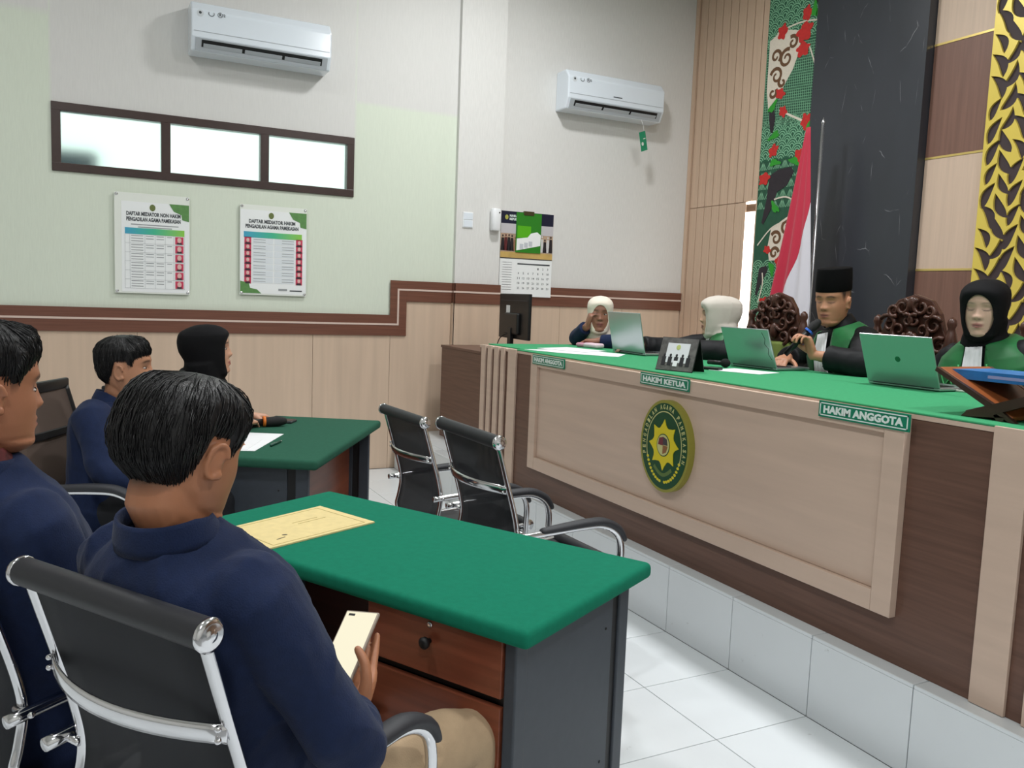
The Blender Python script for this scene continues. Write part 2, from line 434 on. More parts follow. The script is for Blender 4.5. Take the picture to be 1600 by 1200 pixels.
# ------------------------------------------------------------------ black marble board
def marble():
    m = bpy.data.materials.new('black marble'); m.use_nodes = True
    nt = m.node_tree; b = nt.nodes['Principled BSDF']; N = nt.nodes.new; L = nt.links.new
    b.inputs['Roughness'].default_value = 0.35
    tc = N('ShaderNodeTexCoord'); mp = N('ShaderNodeMapping'); mp.inputs['Rotation'].default_value = (0.35, 0.1, 0.2)
    mp.inputs['Scale'].default_value = (1, 2.2, 0.8)
    L(tc.outputs['Object'], mp.inputs[0])
    n = N('ShaderNodeTexNoise'); n.inputs['Scale'].default_value = 2.0; n.inputs['Detail'].default_value = 5; L(mp.outputs[0], n.inputs['Vector'])
    v = N('ShaderNodeTexVoronoi'); v.feature = 'DISTANCE_TO_EDGE'; v.inputs['Scale'].default_value = 2.3
    ad = N('ShaderNodeMix'); ad.data_type = 'RGBA'; ad.inputs['Factor'].default_value = 0.12
    L(mp.outputs[0], ad.inputs['A']); L(n.outputs['Color'], ad.inputs['B']); L(ad.outputs['Result'], v.inputs['Vector'])
    r = N('ShaderNodeMapRange'); r.inputs['From Min'].default_value = 0.0; r.inputs['From Max'].default_value = 0.006; r.inputs['To Min'].default_value = 1; r.inputs['To Max'].default_value = 0
    L(v.outputs['Distance'], r.inputs[0])
    n2 = N('ShaderNodeTexNoise'); n2.inputs['Scale'].default_value = 6; L(tc.outputs['Object'], n2.inputs['Vector'])
    r2 = N('ShaderNodeMapRange'); r2.inputs['From Min'].default_value = 0.53; r2.inputs['From Max'].default_value = 0.68; L(n2.outputs['Fac'], r2.inputs[0])
    mu = N('ShaderNodeMath'); mu.operation = 'MULTIPLY'; L(r.outputs[0], mu.inputs[0]); L(r2.outputs[0], mu.inputs[1])
    m1 = N('ShaderNodeMix'); m1.data_type = 'RGBA'; m1.inputs['A'].default_value = srgb(42, 45, 51); m1.inputs['B'].default_value = srgb(56, 59, 66); L(n.outputs['Fac'], m1.inputs['Factor'])
    m2 = N('ShaderNodeMix'); m2.data_type = 'RGBA'; m2.inputs['B'].default_value = srgb(150, 152, 156); L(m1.outputs['Result'], m2.inputs['A']); L(mu.outputs[0], m2.inputs['Factor'])
    L(m2.outputs['Result'], b.inputs['Base Color'])
    return m
o = MB().bb(5.02, 5.105, 3.952, 4.94, ZP, CEIL).build('marble_panel', [marble()], wr, bevel=0.002); o['label'] = 'black veined marble board'

# ------------------------------------------------------------------ batik panel (printed cloth on a board)
bt = thing('batik_panel', 'tall green batik panel with red flowers beside the black marble board', 'wall panel', (5.085, 5.24, ZP))
g_dark = mat('batik dark green', (38, 84, 62), rough=0.7, var=0.1, vscale=30)
g_lite = mat('batik light green line', (132, 186, 150), rough=0.7)
g_mid = mat('batik mid green', (38, 92, 66), rough=0.7, var=0.1, vscale=20)
b_red = mat('batik red', (196, 44, 40), rough=0.7, var=0.1, vscale=40); b_leaf = mat('batik leaf green', (46, 150, 44), rough=0.7)
b_white = mat('batik cream', (222, 212, 196), rough=0.7, var=0.05, vscale=60); b_scroll = mat('batik brown', (104, 72, 46), rough=0.7); b_bird = mat('batik black', (44, 38, 44), rough=0.7)
YA, YBt = 4.942, 5.53
OB = Vector((0, 0, 0))
def bl(y, z): return (y - 5.24, z - ZP)
UY, VZ = Vector((0, -1, 0)), Vector((0, 0, 1))     # printed face looks towards -X
def flat(name, polys, m, lift, t=0.0008):
    b = MB(); o = None
    for p in polys:
        b.prism([(-q[0], q[1]) for q in p], (-lift, 0, 0), UY, VZ, t)
        if len(polys) < 20: o = b.build(name, m, bt); b = MB()
    return o if o else b.build(name, m, bt)
MB().bb(0, 0.02, YA - 5.24, YBt - 5.24, 0, CEIL - ZP).build('backing_board', g_dark, bt)
random.seed(4)
def arc_poly(cy, cz, r, w, a0=0.0, a1=math.pi, n=8):
    o_ = [(cy + r * math.cos(a0 + (a1 - a0) * i / n), cz + r * math.sin(a0 + (a1 - a0) * i / n)) for i in range(n + 1)]
    i_ = [(cy + (r - w) * math.cos(a0 + (a1 - a0) * i / n), cz + (r - w) * math.sin(a0 + (a1 - a0) * i / n)) for i in range(n, -1, -1)]
    return o_ + i_
def clipb(p): 
    return [(max(YA - 5.24, min(YBt - 5.24, a)), c) for a, c in p]
sc = []; hat = []; tri = []
def zone(z):
    for a, b_, k in ((1.2, 1.75, 's'), (1.75, 2.2, 'm'), (2.2, 2.62, 't'), (2.62, 2.9, 's'), (2.9, 3.5, 'h'), (3.5, 4.3, 's')):
        if a <= z < b_: return k
    return 's'
RAD, ROW, STEP = 0.060, 0.046, 0.117
def ctr(j, i): return (YA - 5.24 + (i + (0.5 if j % 2 else 0)) * STEP, j * ROW + 1.15 - ZP)
for j in range(0, 80):
    for i in range(0, 7):
        yc, zc = ctr(j, i)
        if zone(zc + ZP) != 's': continue
        near = [ctr(j - 1, i + d_) for d_ in (-1, 0, 1)] + [ctr(j - 2, i)] + [ctr(j - 3, i + d_) for d_ in (-1, 0, 1)]
        for rr in (0.060, 0.041, 0.022):
            for q in range(10):
                a0, a1 = math.pi * q / 10, math.pi * (q + 1) / 10; am = (a0 + a1) / 2
                py, pz = yc + (rr - .003) * math.cos(am), zc + (rr - .003) * math.sin(am)
                if py < YA - 5.236 or py > YBt - 5.244: continue
                if any((py - u) ** 2 + (pz - v) ** 2 < RAD ** 2 for u, v in near): continue
                sc.append(arc_poly(yc, zc, rr, 0.0078, a0, a1, 1))
for i in range(34):
    z_ = 2.86 + i * 0.021 - ZP
    hat.append([(YA - 5.235, z_), (YBt - 5.245, z_ + 0.05), (YBt - 5.245, z_ + 0.054), (YA - 5.235, z_ + 0.004)])
for i in range(28):
    y_ = YA - 5.23 + i * 0.021
    hat.append([(y_, 2.9 - ZP), (y_ + 0.004, 2.9 - ZP), (y_ + 0.004, 3.5 - ZP), (y_, 3.5 - ZP)])
for j in range(5):
    for i in range(7):
        y_ = YA - 5.23 + i * 0.082; z_ = 2.23 - ZP + j * 0.08
        for e in range(3):
            tri.append([(y_ + 0.02 * e, z_), (y_ + 0.02 * e + 0.006, z_), (y_ + 0.043, z_ + 0.07), (y_ + 0.038, z_ + 0.07)])
            tri.append([(y_ + 0.082 - 0.02 * e - 0.006, z_), (y_ + 0.082 - 0.02 * e, z_), (y_ + 0.043, z_ + 0.07), (y_ + 0.038, z_ + 0.07)])
flat('ground_print', [[(YA - 5.24, za - ZP), (YBt - 5.24, za - ZP), (YBt - 5.24, zb - ZP), (YA - 5.24, zb - ZP)] for za, zb in ((1.2, 1.75), (2.62, 2.9), (3.5, 4.3))], g_mid, 0.0)
for nm, pl in (('wave_print', sc), ('lattice_print', hat), ('triangle_print', tri)):
    flat(nm, [clipb(p) for p in pl], g_lite, 0.0009)['kind'] = 'stuff'
flat('cream_field', [[bl(*p) for p in q] for q in ([(5.50, 3.60), (5.36, 3.66), (5.148, 3.60), (5.165, 3.45), (5.22, 3.32), (5.36, 3.14), (5.47, 3.05), (5.50, 3.2)],
     [(5.342, 2.06), (5.23, 2.12), (5.06, 2.20), (4.99, 2.20), (5.03, 2.0), (5.10, 1.86), (5.16, 1.80), (5.342, 1.80), (5.37, 1.92)])], b_white, 0.0018)
def scroll(y, z, r, turns, d=1, a0=0.0):
    pts = []
    for i in range(int(16 * turns)):
        t = i / (16 * turns); a = a0 + d * 2 * math.pi * turns * t; q = r * (1 - 0.82 * t)
        pts.append(Vector((-0.0027, y - 5.24 + q * math.cos(a), z - ZP + q * math.sin(a))))
    scr = MB(); scr.tube(pts, [0.018 * (1 - 0.5 * i / len(pts)) for i in range(len(pts))], n=6, flat=(1.0, 0.06), ref=(0, 0, 1)); scr.build('brown_scroll', b_scroll, bt)
for a in ((5.40, 3.30, .07, 1.3, 1, .3), (5.30, 3.42, .075, 1.4, -1, 2.0), (5.42, 3.46, .06, 1.2, -1, 4.0), (5.24, 3.53, .055, 1.2, 1, 1.0), (5.43, 3.17, .045, 1.1, 1, 2.5), (5.33, 3.24, .045, 1.0, -1, 1.),
          (5.28, 1.98, .06, 1.3, 1, .5), (5.17, 2.06, .06, 1.3, -1, 2.0), (5.29, 1.86, .05, 1.2, -1, 3.0), (5.17, 1.90, .05, 1.2, 1, 1.0), (5.08, 2.1, .04, 1.1, 1, 2.5)): scroll(*a)
def blob(y, z, r, k, wob, seed, sy=1.0, sz=1.0, rot=0.0):
    random.seed(seed); P = []
    ph = random.random() * 6
    for i in range(28):
        a = 2 * math.pi * i / 28; q = r * (1 + wob * math.sin(k * a + ph) + 0.1 * random.uniform(-1, 1))
        u, v = q * math.cos(a) * sy, q * math.sin(a) * sz
        P.append(bl(y + u * math.cos(rot) - v * math.sin(rot), z + u * math.sin(rot) + v * math.cos(rot)))
    return clipb(P)
flat('black_bird', [[bl(*p) for p in q] for q in ([(5.40, 2.50), (5.30, 2.54), (5.16, 2.545), (5.13, 2.50), (5.20, 2.40), (5.30, 2.36), (5.36, 2.22), (5.44, 2.10), (5.46, 2.12), (5.42, 2.30)],
     [(5.46, 3.06), (5.40, 3.04), (5.38, 2.96), (5.40, 2.84), (5.43, 2.86), (5.45, 2.96)], [(5.45, 1.74), (5.37, 1.76), (5.35, 1.72), (5.41, 1.62), (5.46, 1.5), (5.48, 1.52)], [(5.06, 3.86), (4.98, 3.84), (4.95, 3.78), (5.04, 3.77)])], b_bird, 0.0022)
def line(pts, w=0.014):
    b = MB(); P, Q = smooth_path([Vector((-0.0032, p[0] - 5.24, p[1] - ZP)) for p in pts], [w / 2] * len(pts), 5)
    b.tube(P, Q, n=6, flat=(1.0, 0.1), ref=(0, 0, 1)); b.build('cream_outline', b_white, bt)
line([(5.42, 3.64), (5.25, 3.665), (5.10, 3.66), (4.95, 3.63)]); line([(5.07, 3.48), (5.0, 3.33), (4.95, 3.18)]); line([(5.34, 3.02), (5.2, 2.95), (5.05, 2.88)], 0.02)
line([(5.33, 2.30), (5.2, 2.31), (5.06, 2.255), (4.96, 2.26)]); line([(5.49, 1.93), (5.35, 2.06), (5.2, 2.12), (5.0, 2.22)]); line([(5.44, 1.45), (5.40, 1.6), (5.41, 1.7)])
for k, (y, z, r) in enumerate([(5.105, 3.72, .05), (5.36, 3.64, .055), (5.12, 3.58, .075), (5.125, 3.45, .06), (5.34, 3.15, .045), (5.297, 3.0, .042), (5.04, 2.88, .055), (5.095, 2.62, .05), (5.376, 2.70, .05), (5.46, 2.48, .055), (5.37, 1.89, .035), (5.214, 1.78, .055), (5.37, 1.43, .06)]):
    flat('red_flower', [blob(y, z, r, 5, 0.18, k, 0.9, 1.1, k * 0.5)], b_red, 0.0040)
for k, (y, z) in enumerate([(5.03, 3.73), (4.975, 3.71), (5.416, 3.06), (5.38, 2.82), (5.35, 2.60), (5.131, 2.585), (5.315, 2.235), (5.304, 1.73), (5.177, 1.75), (4.99, 2.86)]):
    flat('green_leaf', [blob(y, z, 0.048, 3, 0.25, 40 + k, 0.55, 1.25, k * 0.4)], b_leaf, 0.0048)

# ------------------------------------------------------------------ gold leaf-pattern screen
lat = thing('gold_screen', 'yellow gold cut-out screen of flame shaped leaves on the backdrop', 'wall screen', (5.08, 3.25, ZP))
M_yel = mat('satin gold lacquer', (224, 200, 92), rough=0.35, metal=0.15)
hgt = CEIL - ZP
pan = MB().bb(-0.022, -0.006, -0.26, 0.26, 0, hgt)
cut = MB()
def leafhole(cy, cz, ln, wd, rot, bend):
    P = []
    n = 9
    for i in range(n + 1):
        t = i / n; w = wd * (math.sin(math.pi * t ** 0.8)) ** 0.9; c = bend * math.sin(math.pi * t)
        P.append((t - 0.5, c + w))
    for i in range(n - 1, 0, -1):
        t = i / n; w = wd * (math.sin(math.pi * t ** 0.8)) ** 0.9; c = bend * math.sin(math.pi * t)
        P.append((t - 0.5, c - w * 0.55))
    Q = []
    for a, b_ in P:
        u, v = a * ln, b_ * ln
        Q.append((cy + u * math.cos(rot) - v * math.sin(rot), cz + u * math.sin(rot) + v * math.cos(rot)))
    cut.prism([(-q[0], q[1]) for q in Q], (0.02, 0, 0), UY, VZ, 0.06)
random.seed(11)
for c_ in range(6):
    yc = 0.203 - c_ * 0.083
    for j in range(31):
        zc = 0.02 + j * 0.132 + (0.066 if c_ % 2 else 0.0)
        if zc < 0.08 or zc > hgt - 0.08: continue
        sw_ = math.sin(zc * 5.2 + c_ * 0.9)
        leafhole(yc + 0.012 * sw_, zc, 0.178 if (j + c_) % 3 else 0.150, 0.235, R(90 + (28 if c_ % 2 else -28) * (1 if sw_ > 0 else -1)), 0.14 * (1 if sw_ > 0 else -1))
po = pan.build('gold_lattice', M_yel, lat); co = cut.build('cutter', M_yel, lat)
bo = po.modifiers.new('holes', 'BOOLEAN'); bo.operation = 'DIFFERENCE'; bo.object = co; bo.solver = 'EXACT'; bo.use_self = True
bpy.context.view_layer.update()
nm = bpy.data.meshes.new_from_object(po.evaluated_get(bpy.context.evaluated_depsgraph_get()))
po.modifiers.clear(); po.data = nm; bpy.data.objects.remove(co)
MB().bb(-0.005, 0.012, -0.26, 0.26, 0, hgt).build('dark_backing', mat('dark backing', (62, 50, 54), rough=0.6), lat)

# ------------------------------------------------------------------ ceiling lamps
M_diff = mat('lamp diffuser', (255, 255, 255), rough=0.5, emit=(250, 252, 255), estr=4.0)
for k, (lx, ly, pw) in enumerate(LAMPS):
    L = thing('ceiling_lamp', ['square ceiling panel lamp over the slatted end of the bench', 'square ceiling panel lamp above the bench emblem', 'square ceiling panel lamp nearest behind on the bench side',
              'square ceiling panel lamp above the rear desk', 'square ceiling panel lamp above the front desk', 'square ceiling panel lamp behind the viewer on the left'][k], 'lamp', (lx, ly, CEIL), 0, 'ceiling panel lamps')
    f = MB(); f.bb(-.20, .20, -.20, -.18, -.03, 0); f.bb(-.20, .20, .18, .20, -.03, 0); f.bb(-.20, -.18, -.18, .18, -.03, 0); f.bb(.18, .20, -.18, .18, -.03, 0)
    f.build('frame', M_white, L)
    MB().bb(-.18, .18, -.18, .18, -.012, -0.004).build('diffuser', M_diff, L)
    ld = bpy.data.lights.new('panel_light', 'AREA'); ld.shape = 'SQUARE'; ld.size = 0.34; ld.energy = pw; ld.color = (0.985, 0.995, 1.0)
    lo = bpy.data.objects.new('panel_light', ld); C.objects.link(lo); lo.parent = L; lo.location = (0, 0, -0.02)
# ------------------------------------------------------------------ judges' bench
M_gcloth = mat('bench green felt', (62, 152, 104), rough=0.85, var=0.06, vscale=60, bump=0.15, bscale=400, spec=0.2)
FX = 2.292; ZT = 1.1015
bench = thing('judges_bench', 'long judges bench of beige and brown laminate with green cloth top', 'bench', (FX, 2.95, ZP))
def P(x, y, z): return (x - FX, y - 2.95, z - ZP)
def bpart(name, x0, x1, y0, y1, z0, z1, m, bev=0.002, parent=bench):
    a = P(x0, y0, z0); b = P(x1, y1, z1)
    return MB().bb(a[0], b[0], a[1], b[1], a[2], b[2], bev).build(name, m, parent)
bpart('front_panel', FX, FX + 0.02, 0.94, 4.96, ZP, 1.085, M_brown)
bpart('end_panel', FX + 0.021, 3.16, 4.935, 4.955, ZP, 1.085, M_brown); bpart('end_panel', FX + 0.021, 3.16, 0.945, 0.965, ZP, 1.085, M_brown)
bpart('table_top', FX - 0.004, 3.20, 0.93, 4.965, 1.0855, 1.1010, M_beige)
tc_ = MB(); a = P(FX - 0.006, 0.93, 1.1012); b = P(3.22, 4.44, 1.108)
tc_.bb(a[0], b[0], a[1], b[1], a[2], b[2], 0.003)
a = P(FX - 0.009, 0.93, 1.092); b = P(FX - 0.0045, 4.43, 1.107); 
a2 = P(FX + 0.06, 4.43, 1.1012); b2 = P(3.22, 4.97, 1.108); tc_.bb(a2[0], b2[0], a2[1], b2[1], a2[2], b2[2], 0.003)
o = tc_.build('cloth_top', M_gcloth, bench); o['label'] = 'bright green felt cloth covering the bench top'
for (y0, y1) in ((4.43, 4.535), (4.585, 4.635), (4.67, 4.73), (4.77, 4.825), (4.86, 4.92)):
    for mirror in (0, 1):
        ya, yb = (y0, y1) if not mirror else (5.90 - y1, 5.90 - y0)
        bpart('slat', FX - 0.013, FX, ya, yb, ZP + 0.002, 1.106, M_beige)
# framed centre panel
bpart('frame_board', FX - 0.03, FX, 4.132, 4.207, 0.446, 1.093, M_beige); bpart('frame_board', FX - 0.03, FX, 1.742, 1.817, 0.446, 1.093, M_beige)
bpart('frame_board', FX - 0.0295, FX, 1.818, 4.131, 0.446, 0.516, M_beige); bpart('frame_board', FX - 0.0295, FX, 1.818, 4.131, 1.030, 1.093, M_beige)
bpart('field_panel', FX - 0.012, FX, 1.818, 4.131, 0.517, 1.029, M_beige)

# registrar desk, lower and set back, towards the far wall
rd = thing('registrar_desk', 'low brown registrar desk between the bench slats and the far wall', 'desk', (2.53, 5.6, ZP))
def rp(name, x0, x1, y0, y1, z0, z1, m): return MB().bb(x0 - 2.53, x1 - 2.53, y0 - 5.6, y1 - 5.6, z0 - ZP, z1 - ZP, 0.002).build(name, m, rd)
rp('front_panel', 2.53, 2.55, 4.99, 6.21, ZP, 1.0, M_brown); rp('end_panel', 2.551, 3.15, 6.19, 6.21, ZP, 1.0, M_brown); rp('desk_top', 2.525, 3.18, 4.98, 6.22, 1.0005, 1.02, M_brown)

# ------------------------------------------------------------------ name plates and court emblem
M_sign = mat('sign green', (18, 128, 96), rough=0.35); M_signw = mat('sign white', (232, 244, 238), rough=0.4)
def plate(label, ya, yb, z0, z1, word, x=FX - 0.031, group='green name plates on the bench'):
    n = thing('name_plate', label, 'name plate', (x, (ya + yb) / 2, z0), 0, group)
    w = yb - ya; h = z1 - z0
    MB().bb(-0.006, 0, -w / 2, w / 2, 0, h, 0.001).build('plate', M_sign, n)
    f = MB(); t = 0.0035; e = 0.006
    f.bb(-0.0072, -0.006, -w / 2 + e, w / 2 - e, h - e - t, h - e); f.bb(-0.0072, -0.006, -w / 2 + e, w / 2 - e, e, e + t)
    f.bb(-0.0072, -0.006, -w / 2 + e, -w / 2 + e + t, e, h - e); f.bb(-0.0072, -0.006, w / 2 - e - t, w / 2 - e, e, h - e)
    f.build('white_border', M_signw, n)
    text('lettering', word, (-0.0062, w / 2 - 0.022, 0.0145), (0, -1, 0), (0, 0, 1), w - 0.044, h - 0.029, M_signw, n, 0.05, 0.001)
    return n
plate('green name plate reading HAKIM ANGGOTA nearest the slats at the far end', 3.82, 4.175, 1.046, 1.100, 'HAKIM ANGGOTA')
plate('green name plate reading HAKIM KETUA above the oval emblem', 2.785, 3.135, 1.046, 1.100, 'HAKIM KETUA')
plate('green name plate reading HAKIM ANGGOTA at the near end of the bench', 1.722, 2.083, 1.046, 1.102, 'HAKIM ANGGOTA')
plate('small green plate on the registrar desk, half hidden by the slats', 4.82, 5.17, 0.955, 1.005, 'PANITERA', x=2.529)

EX, EY, EZ, ER, EH = FX - 0.012, 2.925, 0.792, 0.173, 0.203
em = thing('court_emblem', 'oval green and gold court emblem plaque on the bench front', 'emblem', (EX, EY, EZ))
M_eg = mat('emblem dark green', (20, 74, 44), rough=0.4); M_eo = mat('emblem olive gold', (150, 146, 62), rough=0.4); M_ey = mat('emblem yellow', (226, 208, 40), rough=0.4)
M_ew = mat('emblem pale gold', (206, 204, 140), rough=0.4)
def oval(rw, rh, n=64): return [(rw * math.cos(2 * math.pi * i / n), rh * math.sin(2 * math.pi * i / n)) for i in range(n)]
def eprism(name, poly, x, t, m): return MB().prism(poly, (x, 0, 0), UY, VZ, t).build(name, m, em)
eprism('base_plaque', oval(ER, EH), 0, 0.03, M_eo); eprism('green_field', oval(ER * .925, EH * .935), -0.030, 0.001, M_eg)
ring = MB()
def ering(rw, rh, w, x, m, a0=0, a1=2 * math.pi, name='gold_ring', t=.0012):
    n = 64; o_ = [(rw * math.cos(a0 + (a1 - a0) * i / n), rh * math.sin(a0 + (a1 - a0) * i / n)) for i in range(n + 1)]
    b = MB()
    for i in range(n):
        p, q = o_[i], o_[i + 1]; k = 1 - w / rw
        b.prism([p, q, (q[0] * k, q[1] * k), (p[0] * k, p[1] * k)], (x, 0, 0), UY, VZ, t)
    return b.build(name, m, em)
ering(ER * .72, EH * .76, 0.0035, -0.031, M_ew, R(-28), R(208), 'inner_line')
sun = []
for i in range(48):
    a = 2 * math.pi * i / 48; k = i % 6
    r = (0.105, 0.088, 0.08, 0.074, 0.075, 0.082)[k]
    sun.append((r * math.cos(a), 0.005 + r * 1.08 * math.sin(a)))
eprism('gold_sun', sun, -0.031, 0.003, M_ey); eprism('sun_ring', [(p[0], p[1] + 0.005) for p in oval(.046, .050, 32)], -0.034, 0.001, M_eg)
eprism('shield', [(p[0], p[1] + 0.005) for p in oval(.042, .046, 32)], -0.035, 0.001, M_ew)
eprism('shield_quarter', [(0, 0.007), (0.033, 0.007), (0.026, 0.034), (0, 0.042)], -0.036, 0.001, mat('emblem grey', (70, 66, 70))); eprism('shield_quarter', [(0, 0.004), (-0.034, 0.004), (-0.028, 0.034), (0, 0.042)], -0.036, 0.001, mat('emblem maroon', (120, 50, 60)))
eprism('shield_quarter', [(0, 0.004), (0.034, 0.004), (0.024, -0.024), (0, -0.034)], -0.036, 0.001, mat('emblem brown', (150, 100, 60)))
word = 'PENGADILAN AGAMA PAMEKASAN'
for i, ch in enumerate(word):
    if ch == ' ': continue
    a = R(196) - (R(196) - R(-16)) * i / (len(word) - 1)
    rw, rh = ER * .765, EH * .80
    p = Vector((rw * math.cos(a), rh * math.sin(a)))
    tg = Vector((rw * math.sin(a), -rh * math.cos(a))).normalized(); nr = Vector((-tg.y, tg.x))
    def w3(v): return UY * v.x + VZ * v.y
    o = text('letter', ch, Vector((-0.031, 0, 0)) + w3(p - tg * 0.0065), w3(tg), w3(nr), 0.013, 0.021, M_ew, em, 0.02, 0.001)
for sd in (-1, 1):
    for i in range(9):
        a = R(-90) + sd * R(8 + i * 7.4); b = MB()
        b.ell((-0.031, -ER * .70 * math.cos(a), EH * .78 * math.sin(a)), (0.0015, 0.009, 0.0065), None, 8, 6).build('wreath_leaf', M_ey, em)
rb = [Vector((-0.0315, -(-0.062 + 0.124 * t), -0.095 - 0.032 * math.sin(math.pi * t))) for t in [i / 10 for i in range(11)]]
MB().tube(rb, 0.009, n=6, flat=(1, 0.1), ref=(0, 0, 1)).build('ribbon', mat('emblem ribbon', (96, 120, 60)), em)

# ------------------------------------------------------------------ office desks
M_felt = mat('desk green felt', (22, 116, 90), rough=0.95, var=0.06, vscale=50, bump=0.15, bscale=500, spec=0.15)
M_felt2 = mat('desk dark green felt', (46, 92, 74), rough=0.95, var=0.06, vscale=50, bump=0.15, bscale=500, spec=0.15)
M_char = mat('charcoal laminate', (58, 64, 72), rough=0.5, var=0.05, vscale=40)
M_edge = mat('black edging', (18, 18, 20), rough=0.5)
M_cherry = mat('cherry laminate', (122, 66, 46), rough=0.28, var=0.22, vscale=1.4, stretch=(1.5, 8, 26))
M_cherryd = mat('dark cherry laminate', (78, 44, 36), rough=0.35, var=0.2, vscale=1.4, stretch=(1.5, 8, 26))
def desk(label, loc, rz, LN, WD, felt, ped):
    d = thing('office_desk', label, 'desk', loc, rz)
    h = LN / 2; w = WD / 2; zt = 0.738
    c = MB().box((0, 0, zt - 0.021), (LN, WD, 0.042), None, 0.015, 4)
    o = c.build('cloth_top', felt, d, smooth='auto'); o['label'] = 'green felt cloth wrapped over the desk top'
    for s in (-1, 1):
        sx = s * (h - 0.055)
        MB().box((sx, -0.035, 0.35), (0.025, WD - 0.20, 0.69), None, 0.002).build('end_panel', M_char, d)
        MB().box((sx, w - 0.125, 0.35), (0.016, 0.05, 0.69)).build('end_groove', M_edge, d)
        MB().box((sx, w - 0.075, 0.35), (0.03, 0.052, 0.69), None, 0.004).build('end_post', M_char, d)
        MB().box((sx, -w + 0.045, 0.35), (0.03, 0.045, 0.69), None, 0.004).build('end_post', M_char, d)
        b = MB()
        for q in (0.25, 0.6): b.lathe([(0.004, 0), (0.004, 0.0135), (0.002, 0.015)], (sx, w - 0.17, q), (s, 0, 0), 8)
        b.build('screw_cap', M_edge, d)
    MB().box((0, w - 0.16, 0.44), (LN - 0.14, 0.018, 0.50), None, 0.001).build('modesty_panel', M_cherry if not ped else M_cherryd, d)
    if ped:
        xa, xb = h - 0.07 - 0.40, h - 0.07; y0, y1 = -w + 0.035, 0.13
        b = MB(); b.bb(xa, xa + 0.018, y0, y1, 0.05, 0.70); b.bb(xb - 0.018, xb, y0, y1, 0.05, 0.70); b.bb(xa, xb, y1 - 0.015, y1, 0.05, 0.70); b.bb(xa, xb, y0, y1, 0.05, 0.068); b.bb(xa, xb, y0 + 0.004, y1, 0.545, 0.565)
        pd = b.build('pedestal', M_edge, d)
        dr = MB().bb(xa + 0.012, xb - 0.004, y0 - 0.016, y0, 0.566, 0.700, 0.002).build('drawer', M_cherry, d)
        MB().lathe([(0.006, 0), (0.006, 0.01), (0.013, 0.014), (0.014, 0.022), (0.008, 0.028)], ((xa + xb) / 2, y0 - 0.016, 0.645), (0, -1, 0), 14).build('knob', M_edge, dr, True)
        dr2 = MB().bb(xa + 0.012, xb - 0.004, y0 - 0.016, y0, 0.06, 0.545, 0.002).build('cabinet_door', M_cherry, d)
        MB().lathe([(0.006, 0), (0.006, 0.01), (0.013, 0.014), (0.014, 0.022), (0.008, 0.028)], (xa + 0.05, y0 - 0.016, 0.43), (0, -1, 0), 14).build('knob', M_edge, dr2, True)
        MB().lathe([(0.007, 0), (0.007, 0.003), (0.003, 0.004)], ((xa + xb) / 2, y0 - 0.016, 0.682), (0, -1, 0), 12).build('lock', M_chrome, dr, True)
    return d
DESK_A = desk('green felt topped desk in front, with a cherry drawer pedestal', (0.7635, 2.106, 0), R(-60.8), 1.195, 0.603, M_felt, True)
DESK_B = desk('darker green felt topped desk at the rear by the wainscot', (0.857, 3.91, 0), R(-120.8), 1.14, 0.58, M_felt2, False)

